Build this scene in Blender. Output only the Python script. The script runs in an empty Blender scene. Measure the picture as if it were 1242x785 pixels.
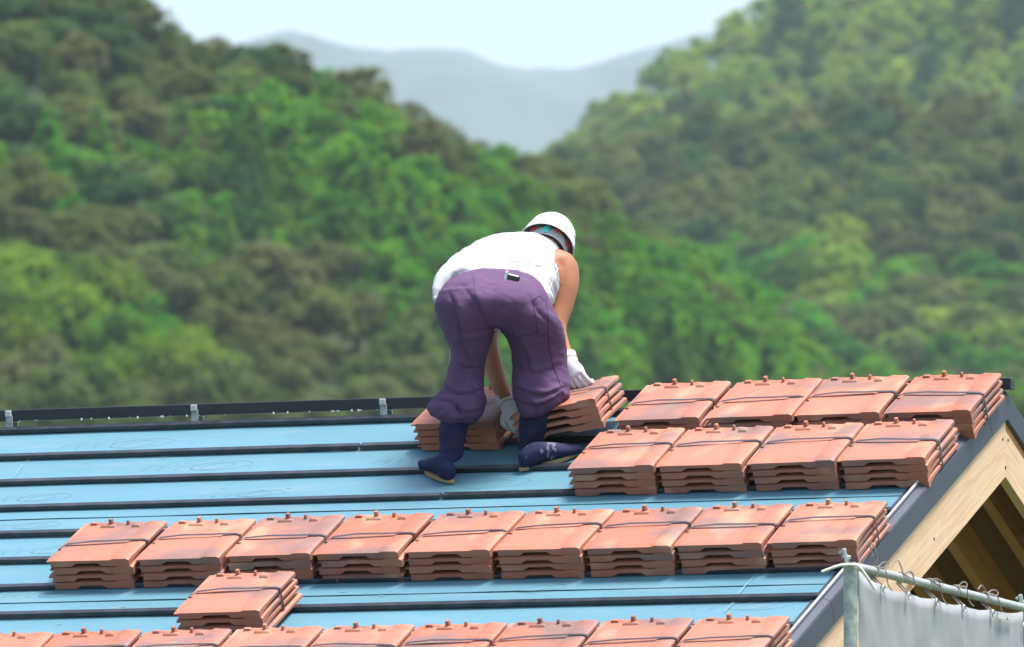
import bpy, bmesh, math, random
import numpy as np
from mathutils import Vector, Matrix, noise
from mathutils.bvhtree import BVHTree

SC = bpy.context.scene
COL = SC.collection
rnd = random.Random(7)

# ------------------------------------------------------------------ camera
FPX, TH, PI_, SL, DA = 11800.0, math.radians(23.4), math.radians(4.694), math.radians(25.7), 37.32
ZR = 7.0                                        # ridge height
F = Vector((-math.sin(TH)*math.cos(PI_), math.cos(TH)*math.cos(PI_), math.sin(PI_)))
R = Vector((math.cos(TH), math.sin(TH), 0.0))
U = R.cross(F)
FH = Vector((F.x, F.y, 0)).normalized()
Z = Vector((0, 0, 1))
APEX = Vector((0, 0, ZR))
def ray(px, py): return F + R*((px-621.0)/FPX) + U*((392.5-py)/FPX)
CAM = APEX - ray(1221, 480)*DA
def at(px, py, depth): return CAM + ray(px, py)*depth
cd = bpy.data.cameras.new('camera'); cam = bpy.data.objects.new('camera', cd); COL.objects.link(cam)
cam.matrix_world = Matrix(((R.x, U.x, -F.x, CAM.x), (R.y, U.y, -F.y, CAM.y), (R.z, U.z, -F.z, CAM.z), (0, 0, 0, 1)))
cd.sensor_width = 36.0; cd.lens = FPX/1242.0*36.0; cd.clip_start = 0.5; cd.clip_end = 60000
cd.dof.use_dof = True; cd.dof.focus_distance = 37.6; cd.dof.aperture_fstop = 8.5
SC.camera = cam

# ------------------------------------------------------------------ world, sun, exposure
TOSUN = (R*0.25 - FH*0.08 + Z*0.96).normalized()
w = bpy.data.worlds.new('World'); SC.world = w; w.use_nodes = True
nt = w.node_tree
sky = nt.nodes.new('ShaderNodeTexSky'); sky.sky_type = 'NISHITA'; sky.sun_disc = False
sky.sun_elevation = math.asin(TOSUN.z); sky.sun_rotation = math.atan2(TOSUN.x, TOSUN.y)
sky.air_density = 1.0; sky.dust_density = 3.5; sky.ozone_density = 1.0
bg = nt.nodes['Background']; bg.inputs['Strength'].default_value = 0.128
nt.links.new(sky.outputs[0], bg.inputs['Color'])
sl = bpy.data.lights.new('sun', 'SUN'); sl.energy = 3.7; sl.angle = math.radians(18); sl.color = (1.0, 0.965, 0.92)
so = bpy.data.objects.new('sun', sl); COL.objects.link(so)
so.rotation_euler = TOSUN.to_track_quat('Z', 'Y').to_euler(); so.location = (10, -10, 40)
SC.view_settings.view_transform = 'Standard'; SC.view_settings.look = 'None'
SC.view_settings.gamma = 1.0; SC.view_settings.use_curve_mapping = False
SC.view_settings.exposure = 1.1
SC.cycles.use_denoising = True
SC.cycles.max_bounces = 8; SC.cycles.volume_bounces = 1; SC.cycles.transparent_max_bounces = 8

# ------------------------------------------------------------------ helpers
def tag(o, label=None, cat=None, group=None, kind=None):
    if label: o['label'] = label
    if cat: o['category'] = cat
    if group: o['group'] = group
    if kind: o['kind'] = kind
    return o
def link(name, me, mat=None, parent=None, off=True):
    o = bpy.data.objects.new(name, me); COL.objects.link(o)
    if mat is not None and me is not None and not me.materials: me.materials.append(mat)
    if parent is not None:
        o.parent = parent
        if off and me is not None:                       # world-space mesh under a placed, unrotated empty
            me.transform(Matrix.Translation(-ROOTLOC(parent)))
    return o
def ROOTLOC(o):
    v = Vector((0, 0, 0))
    while o is not None:
        v += o.location; o = o.parent
    return v
def empty(name, loc):
    o = bpy.data.objects.new(name, None); COL.objects.link(o); o.location = loc; o.empty_display_size = 0.1
    return o
def smooth(me, ang=40):
    me.polygons.foreach_set('use_smooth', [True]*len(me.polygons))
    try: me.set_sharp_from_angle(angle=math.radians(ang))
    except Exception: pass
    me.update(); return me
def to_mesh(name, bm, ang=None):
    bmesh.ops.recalc_face_normals(bm, faces=bm.faces[:])
    me = bpy.data.meshes.new(name); bm.to_mesh(me); bm.free()
    if ang: smooth(me, ang)
    return me
def add_box8(bm, c, bev=0.0):
    """c: 8 corners, bottom loop then top loop"""
    b2 = bmesh.new()
    v = [b2.verts.new(p) for p in c]
    for f in ((3, 2, 1, 0), (4, 5, 6, 7), (0, 1, 5, 4), (1, 2, 6, 5), (2, 3, 7, 6), (3, 0, 4, 7)):
        b2.faces.new([v[i] for i in f])
    if bev > 0: bmesh.ops.bevel(b2, geom=b2.edges[:], offset=bev, segments=1, affect='EDGES')
    m = bpy.data.meshes.new('tmp'); b2.to_mesh(m); b2.free(); bm.from_mesh(m); bpy.data.meshes.remove(m)
def box(bm, x0, x1, y0, y1, z0, z1, bev=0.0, M=None):
    c = [Vector(p) for p in ((x0, y0, z0), (x1, y0, z0), (x1, y1, z0), (x0, y1, z0), (x0, y0, z1), (x1, y0, z1), (x1, y1, z1), (x0, y1, z1))]
    if M is not None: c = [M @ p for p in c]
    add_box8(bm, c, bev)
def catmull(pts, n):
    P = [np.array(p, float) for p in pts]; P = [2*P[0]-P[1]] + P + [2*P[-1]-P[-2]]; out = []
    for i in range(1, len(P)-2):
        for k in range(n):
            t = k/n
            out.append(0.5*((2*P[i]) + (-P[i-1]+P[i+1])*t + (2*P[i-1]-5*P[i]+4*P[i+1]-P[i+2])*t*t + (-P[i-1]+3*P[i]-3*P[i+1]+P[i+2])*t**3))
    out.append(P[-2]); return out
def tube(bm, pts, r, n=6, sub=1):
    """tube along points; r a number or a list of radii"""
    if not isinstance(r, (list, tuple)): r = [r]*len(pts)
    q = [list(p)+[rr] for p, rr in zip(pts, r)]
    if sub > 1: q = catmull(q, sub)
    pts = [Vector(a[:3]) for a in q]; rr = [a[3] for a in q]
    rings = []; prev = None
    for i, p in enumerate(pts):
        t = (pts[min(i+1, len(pts)-1)]-pts[max(i-1, 0)]).normalized()
        a = prev if prev is not None else (Vector((0.3, 0.2, 1)) if abs(t.z) < 0.9 else Vector((1, 0.1, 0)))
        a = (a-t*a.dot(t)).normalized(); prev = a; b = t.cross(a)
        rings.append([bm.verts.new(p+(a*math.cos(k*2*math.pi/n)+b*math.sin(k*2*math.pi/n))*rr[i]) for k in range(n)])
    for i in range(len(rings)-1):
        for k in range(n):
            bm.faces.new((rings[i][k], rings[i][(k+1) % n], rings[i+1][(k+1) % n], rings[i+1][k]))
    bm.faces.new(rings[0][::-1]); bm.faces.new(rings[-1])
def loft(bm, rings, n=28, sub=5, power=1.0):
    """rings: (centre, half-axis vector A, half-axis vector B)"""
    q = catmull([list(c)+list(a)+list(b) for c, a, b in rings], sub); vs = []
    for e in q:
        c, a, b = Vector(e[:3]), Vector(e[3:6]), Vector(e[6:9]); row = []
        for k in range(n):
            t = 2*math.pi*k/n; ct, st = math.cos(t), math.sin(t)
            ct = math.copysign(abs(ct)**power, ct); st = math.copysign(abs(st)**power, st)
            row.append(bm.verts.new(c+a*ct+b*st))
        vs.append(row)
    for i in range(len(vs)-1):
        for k in range(n): bm.faces.new((vs[i][k], vs[i][(k+1) % n], vs[i+1][(k+1) % n], vs[i+1][k]))
    bm.faces.new(vs[0][::-1]); bm.faces.new(vs[-1])
def ball(bm, c, ax, ay, az, seg=14):
    M = Matrix(((ax.x, ay.x, az.x, c.x), (ax.y, ay.y, az.y, c.y), (ax.z, ay.z, az.z, c.z), (0, 0, 0, 1)))
    bmesh.ops.create_uvsphere(bm, u_segments=seg, v_segments=max(6, seg//2), radius=1.0, matrix=M)
def remesh(name, bm, voxel, it=3):
    bmesh.ops.recalc_face_normals(bm, faces=bm.faces[:])
    me = bpy.data.meshes.new(name); bm.to_mesh(me); bm.free()
    o = bpy.data.objects.new('tmp', me); COL.objects.link(o)
    m = o.modifiers.new('r', 'REMESH'); m.mode = 'VOXEL'; m.voxel_size = voxel
    dg = bpy.context.evaluated_depsgraph_get(); dg.update()
    m2 = bpy.data.meshes.new_from_object(o.evaluated_get(dg)); bpy.data.objects.remove(o); bpy.data.meshes.remove(me)
    b = bmesh.new(); b.from_mesh(m2)
    for _ in range(it): bmesh.ops.smooth_vert(b, verts=b.verts[:], factor=0.5, use_axis_x=True, use_axis_y=True, use_axis_z=True)
    b.to_mesh(m2); b.free(); m2.name = name
    m2.polygons.foreach_set('use_smooth', [True]*len(m2.polygons)); m2.materials.clear(); m2.update()
    return m2
def displace(me, fn):
    nrm = [v.normal.copy() for v in me.vertices]
    for v, nn in zip(me.vertices, nrm): v.co = v.co + nn*fn(v.co, nn)
    me.update()

# ------------------------------------------------------------------ materials
class NT:
    def __init__(self, name):
        self.m = bpy.data.materials.new(name); self.m.use_nodes = True; self.t = self.m.node_tree
        self.b = self.t.nodes['Principled BSDF']; self.out = self.t.nodes['Material Output']
    def n(self, kind, **kw):
        o = self.t.nodes.new(kind)
        for k, v in kw.items():
            if k in o.inputs: o.inputs[k].default_value = v
            else: setattr(o, k, v)
        return o
    def l(self, a, b): self.t.links.new(a, b)
    def set(self, **kw):
        for k, v in kw.items(): self.b.inputs[k.replace('_', ' ')].default_value = v
    def coord(self, which='Object'): return self.n('ShaderNodeTexCoord').outputs[which]
    def mapping(self, src, scale, loc=(0, 0, 0)):
        m = self.n('ShaderNodeMapping'); m.inputs['Scale'].default_value = scale; m.inputs['Location'].default_value = loc
        self.l(src, m.inputs['Vector']); return m.outputs[0]
    def noise(self, vec, scale, detail=3, rough=0.5):
        o = self.n('ShaderNodeTexNoise'); o.inputs['Scale'].default_value = scale; o.inputs['Detail'].default_value = detail
        o.inputs['Roughness'].default_value = rough
        if vec is not None: self.l(vec, o.inputs['Vector'])
        return o.outputs['Fac']
    def ramp(self, src, stops):
        o = self.n('ShaderNodeValToRGB'); e = o.color_ramp.elements
        while len(e) < len(stops): e.new(0.5)
        for i, (p, c) in enumerate(stops):
            e[i].position = p; e[i].color = tuple(c)+(1,) if len(c) == 3 else c
        self.l(src, o.inputs['Fac']); return o.outputs['Color']
    def mix(self, fac, a, b, mode='MIX'):
        o = self.n('ShaderNodeMix'); o.data_type = 'RGBA'; o.blend_type = mode
        for s, v in ((0, fac), (6, a), (7, b)):
            if isinstance(v, bpy.types.NodeSocket): self.l(v, o.inputs[s])
            else: o.inputs[s].default_value = v if s == 0 else tuple(v)+(1,)
        return o.outputs[2]
    def bump(self, h, strength=0.3, dist=0.01):
        o = self.n('ShaderNodeBump'); o.inputs['Strength'].default_value = strength; o.inputs['Distance'].default_value = dist
        self.l(h, o.inputs['Height']); self.l(o.outputs[0], self.b.inputs['Normal'])
    def base(self, c):
        if isinstance(c, bpy.types.NodeSocket): self.l(c, self.b.inputs['Base Color'])
        else: self.b.inputs['Base Color'].default_value = tuple(c)+(1,)
def rgb(r, g, b):
    f = lambda v: (v/255/12.92) if v/255 <= 0.04045 else ((v/255+0.055)/1.055)**2.4
    return (f(r), f(g), f(b))
def simple(name, col, rough=0.6, metal=0.0, var=0.15, scale=20, bump=0.0):
    k = NT(name); k.set(Roughness=rough, Metallic=metal)
    c = k.coord(); nz = k.noise(c, scale, 4)
    d = tuple(v*(1-var) for v in col); e = tuple(min(1, v*(1+var)) for v in col)
    k.base(k.ramp(nz, [(0.3, d), (0.7, e)]))
    if bump: k.bump(nz, bump, 0.005)
    return k.m

def m_clay():
    k = NT('clay'); k.set(Roughness=0.62)
    inf = k.n('ShaderNodeObjectInfo'); c = k.coord()
    off = k.n('ShaderNodeVectorMath', operation='SCALE'); cm = k.n('ShaderNodeCombineXYZ')
    for i in range(3): k.l(inf.outputs['Random'], cm.inputs[i])
    k.l(cm.outputs[0], off.inputs[0]); off.inputs['Scale'].default_value = 37.0
    ad = k.n('ShaderNodeVectorMath', operation='ADD'); k.l(c, ad.inputs[0]); k.l(off.outputs[0], ad.inputs[1])
    v = ad.outputs[0]
    st = k.mapping(v, (0.6, 1.1, 1.0))
    n1 = k.noise(st, 5.0, 2); n2 = k.noise(k.mapping(v, (1, .6, 1), (9, 3, 1)), 6.0, 2); n3 = k.noise(v, 340, 2, 0.6); n4 = k.noise(v, 30, 3)
    base = k.ramp(inf.outputs['Random'], [(0.0, (0.350, 0.122, 0.072)), (0.5, (0.375, 0.140, 0.086)), (1.0, (0.315, 0.103, 0.058))])
    base = k.mix(k.ramp(n4, [(0.35, (0, 0, 0)), (0.75, (0.35,)*3)]), base, (0.41, 0.175, 0.115))
    cream = k.ramp(n2, [(0.55, (0, 0, 0)), (0.72, (0.8,)*3)])
    base = k.mix(cream, base, (0.44, 0.265, 0.165))
    grey = k.ramp(n1, [(0.50, (0, 0, 0)), (0.64, (0.9,)*3)])
    sp = k.ramp(n3, [(0.40, (0.35,)*3), (0.60, (1,)*3)])
    gf = k.mix(1.0, grey, sp, 'MULTIPLY')
    base = k.mix(gf, base, (0.125, 0.10, 0.105))
    k.base(base); k.bump(n3, 0.12, 0.002); return k.m
def m_wood(name, a, b, axis, ring=9.0, knots=True, rot=0.0):
    k = NT(name); k.set(Roughness=0.65); c = k.coord()
    if rot:
        mp = k.n('ShaderNodeMapping'); mp.vector_type = 'POINT'; mp.inputs['Rotation'].default_value = (rot, 0, 0); k.l(c, mp.inputs['Vector']); c = mp.outputs[0]
    sc = [ring]*3; sc[axis] = 0.55
    v = k.mapping(c, tuple(sc)); n1 = k.noise(v, 3.0, 5, 0.6)
    sc2 = [90.0]*3; sc2[axis] = 2.0
    n2 = k.noise(k.mapping(c, tuple(sc2)), 1.0, 2)
    col = k.ramp(n1, [(0.30, a), (0.48, b), (0.55, tuple(0.93*x for x in a)), (0.72, b)])
    col = k.mix(0.13, col, k.ramp(n2, [(0.3, tuple(0.6*x for x in a)), (0.7, b)]))
    if knots:
        vo = k.n('ShaderNodeTexVoronoi'); sc3 = [6.0]*3; sc3[axis] = 2.2
        k.l(k.mapping(c, tuple(sc3)), vo.inputs['Vector']); vo.inputs['Scale'].default_value = 1.0
        kn = k.ramp(vo.outputs['Distance'], [(0.06, (0.9,)*3), (0.16, (0, 0, 0))])
        col = k.mix(kn, col, (0.22, 0.10, 0.04))
    k.base(col); k.bump(n2, 0.15, 0.002); return k.m
def m_underlay():
    k = NT('underlay'); k.set(Roughness=0.42); c = k.coord()
    n1 = k.noise(k.mapping(c, (0.6, 1.5, 1.5)), 2.0, 4); n2 = k.noise(c, 60, 3); n3 = k.noise(k.mapping(c, (1, 6, 6)), 3, 3)
    col = k.ramp(n1, [(0.3, (0.080, 0.200, 0.262)), (0.7, (0.098, 0.232, 0.298))])
    col = k.mix(k.ramp(n3, [(0.55, (0, 0, 0)), (0.75, (0.5,)*3)]), col, (0.16, 0.25, 0.30))
    col = k.mix(k.ramp(n2, [(0.66, (0, 0, 0)), (0.74, (0.25,)*3)]), col, (0.22, 0.27, 0.29))
    k.base(col); k.bump(k.noise(k.mapping(c, (1, 2.5, 2.5)), 9, 4, 0.6), 0.35, 0.01); return k.m
def m_cloth(name, a, b, weave=900, bump=0.15, rough=0.85, specks=None):
    k = NT(name); k.set(Roughness=rough); c = k.coord()
    k.b.inputs['Specular IOR Level'].default_value = 0.25
    n1 = k.noise(c, 7, 4, 0.6); n2 = k.noise(c, weave, 2)
    col = k.ramp(n1, [(0.3, a), (0.7, b)])
    if specks:
        s = k.noise(k.mapping(c, (1, 1, 0.5)), specks[0], 3, 0.7); col = k.mix(k.ramp(s, [(specks[1], (0, 0, 0)), (specks[1]+0.05, (0.8,)*3)]), col, specks[2])
    k.base(col); k.bump(k.noise(c, 45, 4, 0.6), bump, 0.008); return k.m
def m_leaf(name, a, b, hue=0.02, trans=0.45):
    k = NT(name); inf = k.n('ShaderNodeObjectInfo')
    g = k.n('ShaderNodeNewGeometry'); n1 = k.noise(k.mapping(g.outputs['Position'], (1, 1, 1)), 0.55, 3); 
    col = k.ramp(n1, [(0.32, a), (0.68, b)])
    hs = k.n('ShaderNodeHueSaturation')
    mr = k.n('ShaderNodeMapRange'); k.l(inf.outputs['Random'], mr.inputs[0]); mr.inputs[3].default_value = 0.5-hue*0.8; mr.inputs[4].default_value = 0.5+hue
    k.l(mr.outputs[0], hs.inputs['Hue']); k.l(col, hs.inputs['Color'])
    m2 = k.n('ShaderNodeMath', operation='MULTIPLY'); k.l(inf.outputs['Random'], m2.inputs[0]); m2.inputs[1].default_value = 7.31
    m3 = k.n('ShaderNodeMath', operation='FRACT'); k.l(m2.outputs[0], m3.inputs[0])
    m4 = k.n('ShaderNodeMapRange'); k.l(m3.outputs[0], m4.inputs[0]); m4.inputs[3].default_value = 0.72; m4.inputs[4].default_value = 1.28
    k.l(m4.outputs[0], hs.inputs['Value'])
    k.base(hs.outputs[0]); k.set(Roughness=0.6)
    k.b.inputs['Specular IOR Level'].default_value = 0.08
    tr = k.n('ShaderNodeBsdfTranslucent'); k.l(hs.outputs[0], tr.inputs['Color'])
    mx = k.n('ShaderNodeMixShader'); mx.inputs[0].default_value = trans
    k.l(k.b.outputs[0], mx.inputs[1]); k.l(tr.outputs[0], mx.inputs[2]); k.l(mx.outputs[0], k.out.inputs['Surface'])
    return k.m

M = dict(
    clay=m_clay(), underlay=m_underlay(),
    pine_y=m_wood('pine_near_slope', (0.64, 0.425, 0.25), (0.72, 0.52, 0.335), 1, rot=-SL), pine_f=m_wood('pine_far_slope', (0.64, 0.425, 0.25), (0.72, 0.52, 0.335), 1, rot=SL),
    rafter=m_wood('rafter_wood', (0.46, 0.22, 0.095), (0.55, 0.28, 0.125), 1, knots=False, rot=SL),
    deck=m_wood('deck_wood', (0.12, 0.055, 0.028), (0.15, 0.07, 0.036), 1, knots=False),
    cedar=m_wood('cedar_strip', (0.45, 0.20, 0.08), (0.52, 0.26, 0.11), 1, knots=False),
    batten=simple('batten_black', (0.024, 0.027, 0.034), 0.24, 0, 0.5, 14, 0.2),
    beam=simple('beam_black', (0.012, 0.015, 0.024), 0.45, 0, 0.3, 12),
    flash=simple('flashing_metal', (0.040, 0.049, 0.070), 0.45, 0.15, 0.08, 5),
    galv=simple('galvanised', (0.52, 0.54, 0.55), 0.45, 0.75, 0.2, 40),
    post=simple('old_galvanised', (0.33, 0.38, 0.36), 0.6, 0.35, 0.35, 28, 0.2),
    rail=simple('painted_pipe', (0.36, 0.38, 0.38), 0.5, 0.2, 0.15, 22),
    tarp=simple('tarpaulin_grey', (0.27, 0.285, 0.30), 0.7, 0, 0.12, 6, 0.1),
    patch=simple('patch_white', (0.50, 0.51, 0.51), 0.6, 0, 0.05, 30),
    cord=simple('cord_grey', (0.22, 0.20, 0.18), 0.9, 0, 0.25, 120),
    rope=simple('rope_white', (0.70, 0.68, 0.62), 0.9, 0, 0.15, 120),
    strap=simple('strap_black', (0.035, 0.035, 0.042), 0.4, 0, 0.3, 60),
    print_=simple('print_brown', (0.150, 0.245, 0.290), 0.45, 0, 0.15, 60),
    chalk=simple('chalk', (0.24, 0.38, 0.44), 0.9, 0, 0.2, 60),
    shirt=m_cloth('shirt_white', (0.43, 0.44, 0.47), (0.49, 0.49, 0.52), bump=0.10),
    trousers=m_cloth('trousers_purple', (0.080, 0.043, 0.100), (0.112, 0.062, 0.134), bump=0.35, specks=(130, 0.76, (0.5, 0.45, 0.5))),
    thread=simple('thread_dark', (0.035, 0.018, 0.05), 0.9),
    skin=m_cloth('skin', (0.31, 0.128, 0.066), (0.41, 0.180, 0.096), bump=0.03, rough=0.5),
    glove=m_cloth('glove_white', (0.58, 0.58, 0.62), (0.66, 0.66, 0.69), bump=0.3),
    yellow=simple('glove_stripe', (0.55, 0.38, 0.08), 0.8),
    boot=m_cloth('boot_navy', (0.010, 0.012, 0.045), (0.022, 0.024, 0.075), bump=0.12),
    boot2=m_cloth('boot_navy_stained', (0.010, 0.012, 0.040), (0.022, 0.024, 0.065), bump=0.12, specks=(13, 0.57, (0.22, 0.24, 0.28))),
    sole=simple('sole_tan', (0.36, 0.25, 0.12), 0.8),
    helmet=simple('helmet_white', (0.72, 0.72, 0.71), 0.28, 0, 0.02, 5),
    dark=simple('liner_dark', (0.03, 0.032, 0.035), 0.7),
    band=simple('band_grey', (0.40, 0.43, 0.46), 0.6),
    red=simple('tab_red', (0.55, 0.03, 0.03), 0.5),
    teal=simple('buckle_teal', (0.05, 0.62, 0.52), 0.4),
    black=simple('black_plastic', (0.012, 0.012, 0.014), 0.4),
    hair=simple('hair_black', (0.015, 0.012, 0.010), 0.6),
    wall=simple('wall_sheathing', (0.05, 0.03, 0.02), 0.85, 0, 0.15, 3),
    ground=simple('grass_ground', (0.08, 0.11, 0.04), 0.95, 0, 0.4, 0.4),
    hill=simple('forest_floor', (0.020, 0.036, 0.010), 1.0, 0, 0.6, 0.6),
    mount=simple('distant_forest', (0.022, 0.040, 0.030), 1.0, 0, 0.6, 0.01),
    bark=simple('bark', (0.10, 0.075, 0.05), 0.95, 0, 0.4, 6),
    drop=simple('water_bead', (0.8, 0.82, 0.85), 0.1),
)

# ------------------------------------------------------------------ roof frame helpers
NR = Vector((0, -math.sin(SL), math.cos(SL))); UP = Vector((0, math.cos(SL), math.sin(SL)))
def RP(x, v, h=0.0): return APEX + Vector((x, 0, 0)) - UP*v + NR*h
def roof(px, py, h=0.0):
    r = ray(px, py); t = (APEX+NR*h-CAM).dot(NR)/r.dot(NR); p = CAM+r*t-APEX-NR*h
    return p.x, -p.dot(UP), t
def on_plane(px, py, p0, n):
    r = ray(px, py); return CAM + r*((p0-CAM).dot(n)/r.dot(n))
def RM(side=1):
    """matrix: roof coordinates (x, distance up-slope from ridge (<=0), height) -> world; side -1 = far slope"""
    return Matrix(((1, 0, 0, 0), (0, math.cos(SL)*side, -math.sin(SL)*side, 0), (0, math.sin(SL), math.cos(SL), ZR), (0, 0, 0, 1)))
XL, VE = -9.0, 5.2                                   # roof runs left to XL and down to VE

# ------------------------------------------------------------------ ground, hills
def grid_mesh(name, rows, mat, ang=60):
    nr, nc = len(rows), len(rows[0]); vs = [p for r in rows for p in r]
    fs = [(i*nc+j, i*nc+j+1, (i+1)*nc+j+1, (i+1)*nc+j) for i in range(nr-1) for j in range(nc-1)]
    me = bpy.data.meshes.new(name); me.from_pydata([tuple(v) for v in vs], [], fs); me.update(); smooth(me, ang)
    me.materials.append(mat); return me
gx = np.linspace(-14000, 14000, 41)
g = link('ground', grid_mesh('ground', [[(x, y, 0.0 if abs(x) < 800 and abs(y) < 800 else -0.5) for x in gx] for y in gx], M['ground'])); tag(g, kind='structure')

class Hill:
    """terrain whose skyline follows the photograph's at the hill's own distance"""
    def __init__(s, name, sky, ybase, d0, d1, px0, px1, drop, seed, amp):
        s.sx = [a for a, b in sky]; s.sy = [b for a, b in sky]; s.yb = ybase; s.d0, s.d1 = d0, d1
        s.px0, s.px1, s.drop, s.seed, s.amp = px0, px1, drop, seed, amp; s.name = name
    def p(s, px, t):
        d = s.d0+(s.d1-s.d0)*t; tt = min(t, 1.0)
        y = s.yb + (np.interp(px, s.sx, s.sy)-s.yb)*(0.75*tt+0.25*math.sin(tt*math.pi/2))
        q = at(px, y, d)
        q.z -= s.drop
        q.z += noise.noise(Vector((q.x*0.02+s.seed, q.y*0.02, 0)))*s.amp
        if t > 1: q.z -= (t-1)**1.3*(s.d1-s.d0)*0.35
        if t < 0: q.z = q.z*max(0.0, 1+t*1.6)
        return q
    def build(s, mat, nc=150, nr=34):
        ts = [-0.62, -0.4, -0.2]+list(np.linspace(0, 1, nr))+[1.1, 1.3, 1.7, 2.2]
        rows = [[s.p(px, t) for px in np.linspace(s.px0, s.px1, nc)] for t in ts]
        o = link(s.name, grid_mesh(s.name, rows, mat)); tag(o, kind='structure'); return o
left = Hill('hillside', [(-900, -260), (-300, -190), (0, -110), (150, -15), (200, 38), (250, 58), (330, 62), (400, 80), (470, 122), (520, 155), (600, 182), (660, 202), (720, 237),
    (770, 268), (830, 302), (880, 340), (920, 375), (1000, 440), (1080, 480), (1300, 500), (2000, 520)], 560, 640, 775, -2800, 3400, 5.2, 1, 1.2)
mid = Hill('hillside', [(300, 330), (560, 230), (640, 205), (700, 180), (760, 168), (850, 142), (960, 124), (1100, 118), (1242, 116), (1500, 60), (2200, 0)], 500, 960, 1260, 350, 3600, 7.0, 5, 3)
far = Hill('hillside', [(300, 360), (560, 240), (640, 192), (665, 170), (700, 150), (730, 128), (760, 106), (790, 72), (830, 50), (880, 34), (940, 8), (1000, -30), (1242, -110), (1700, -200), (2200, -260)], 230, 1500, 1850, 350, 3600, 9.0, 9, 4)
left.build(M['hill']); mid.build(M['hill']); far.build(M['hill'])
# distant mountain, 9 km away
def mountain(sky, d0, d1, amp, seed):
    sx = [a for a, b in sky]; sy = [b for a, b in sky]; rows = []
    for i in range(60):
        t = i/59; row = []
        for px in np.linspace(-1800, 3000, 320):
            d = d0+(d1-d0)*min(t, 1.2); y = 1330+(np.interp(px, sx, sy)-1330)*min(1, t/0.85)**0.9
            q = at(px, y, d)
            if t > 0.85: q.z -= (t-0.85)*1500
            k = min(1, t*3)*(1 if t < 0.8 else 0.35)
            q.z += k*amp*noise.fractal(Vector((q.x*0.0016+seed, q.y*0.0016, 0)), 0.8, 2.0, 6)+k*9*noise.noise(Vector((q.x*0.02, q.y*0.02, 0)))
            row.append(q)
        rows.append(row)
    o = link('mountain', grid_mesh('mountain', rows, M['mount'])); tag(o, kind='structure')
mountain([(-1800, -80), (-400, 20), (150, 75), (250, 72), (320, 50), (350, 42), (385, 48), (420, 60), (470, 68), (520, 66), (560, 73), (600, 86), (640, 94), (690, 95), (730, 86), (780, 70), (900, 40), (1400, 10), (3000, -60)], 6500, 9200, 45, 3)

# ------------------------------------------------------------------ trees
def leaf_mesh(name, P, N, S, rng, aspect=0.62):
    n = len(P); a = rng.normal(size=(n, 3)); N = N/np.linalg.norm(N, axis=1, keepdims=True)
    a -= N*(a*N).sum(1, keepdims=True); a /= np.linalg.norm(a, axis=1, keepdims=True); b = np.cross(N, a)
    S = S[:, None]; 
    V = np.stack([P-a*S*0.5, P+b*S*0.5*aspect+N*S*0.08, P+a*S*0.5, P-b*S*0.5*aspect+N*S*0.08], 1).reshape(-1, 3)
    me = bpy.data.meshes.new(name); me.vertices.add(4*n); me.vertices.foreach_set('co', V.astype(np.float32).ravel())
    me.loops.add(4*n); me.loops.foreach_set('vertex_index', np.arange(4*n, dtype=np.int32))
    me.polygons.add(n); me.polygons.foreach_set('loop_start', np.arange(0, 4*n, 4, dtype=np.int32)); me.polygons.foreach_set('loop_total', np.full(n, 4, dtype=np.int32))
    me.update(calc_edges=True); return me
def round_crown(name, seed, rx=3.4, rz=2.9, hc=3.7, nl=7, nc=17, per=70, leaf=0.30, cr=(0.32, 0.75)):
    """several uneven lobes, each a cloud of small leaf clumps"""
    rng = np.random.default_rng(seed); P, N, S = [], [], []
    for l in range(nl):
        a = 6.283*(l+rng.random()*0.8)/max(1, nl-1); rr = 0.0 if l == 0 else rx*rng.uniform(0.35, 0.68)
        lc = np.array([math.cos(a)*rr, math.sin(a)*rr, hc+(rz*rng.uniform(0.25, 0.5) if l == 0 else rz*rng.uniform(-0.35, 0.35))])
        lr = rx*rng.uniform(0.38, 0.58)
        for c in range(nc):
            d = rng.normal(size=3); d /= np.linalg.norm(d)
            if d[2] < -0.5: d[2] *= -1
            ctr = lc+d*lr*np.array([1, 1, 0.9])*rng.uniform(0.55, 1.12); r = rng.uniform(*cr)
            q = rng.normal(size=(per, 3)); q /= np.linalg.norm(q, axis=1, keepdims=True); q[:, 2] = np.where(q[:, 2] < -0.6, -q[:, 2], q[:, 2])
            P.append(ctr+q*r*rng.uniform(0.4, 1.25, (per, 1))); N.append(q+d*0.5+rng.normal(size=(per, 3))*0.5+np.array([0, 0, 0.55])); S.append(leaf*rng.uniform(0.55, 1.4, per))
    return leaf_mesh(name, np.concatenate(P), np.concatenate(N), np.concatenate(S), rng)
def cone_crown(name, seed, rx=2.6, H=10.0, z0=1.0, layers=15, per=75, leaf=0.40):
    rng = np.random.default_rng(seed); P, N, S = [], [], []
    for k in range(layers):
        t = k/(layers-1); z = z0+(H-z0)*t; r = rx*(1-t)**0.75*(0.85+0.3*rng.random())+0.12
        nb = max(2, int(9*(1-t))+1); ph = rng.random()*6.28
        for j in range(nb):
            a = ph+6.283*j/nb+rng.normal()*0.25; rr = r*rng.uniform(0.45, 1.0)
            ctr = np.array([math.cos(a)*rr, math.sin(a)*rr, z-0.22*rr+rng.normal()*0.2]); cl = 0.35+0.42*r/rx*rng.uniform(0.7, 1.3)
            q = rng.normal(size=(per, 3)); q /= np.linalg.norm(q, axis=1, keepdims=True)
            P.append(ctr+q*cl*rng.uniform(0.5, 1.15, (per, 1))*np.array([1, 1, 0.85])); N.append(q+rng.normal(size=(per, 3))*0.5+np.array([0, 0, 0.7])); S.append(leaf*rng.uniform(0.6, 1.3, per))
    return leaf_mesh(name, np.concatenate(P), np.concatenate(N), np.concatenate(S), rng, 0.5)
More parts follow.
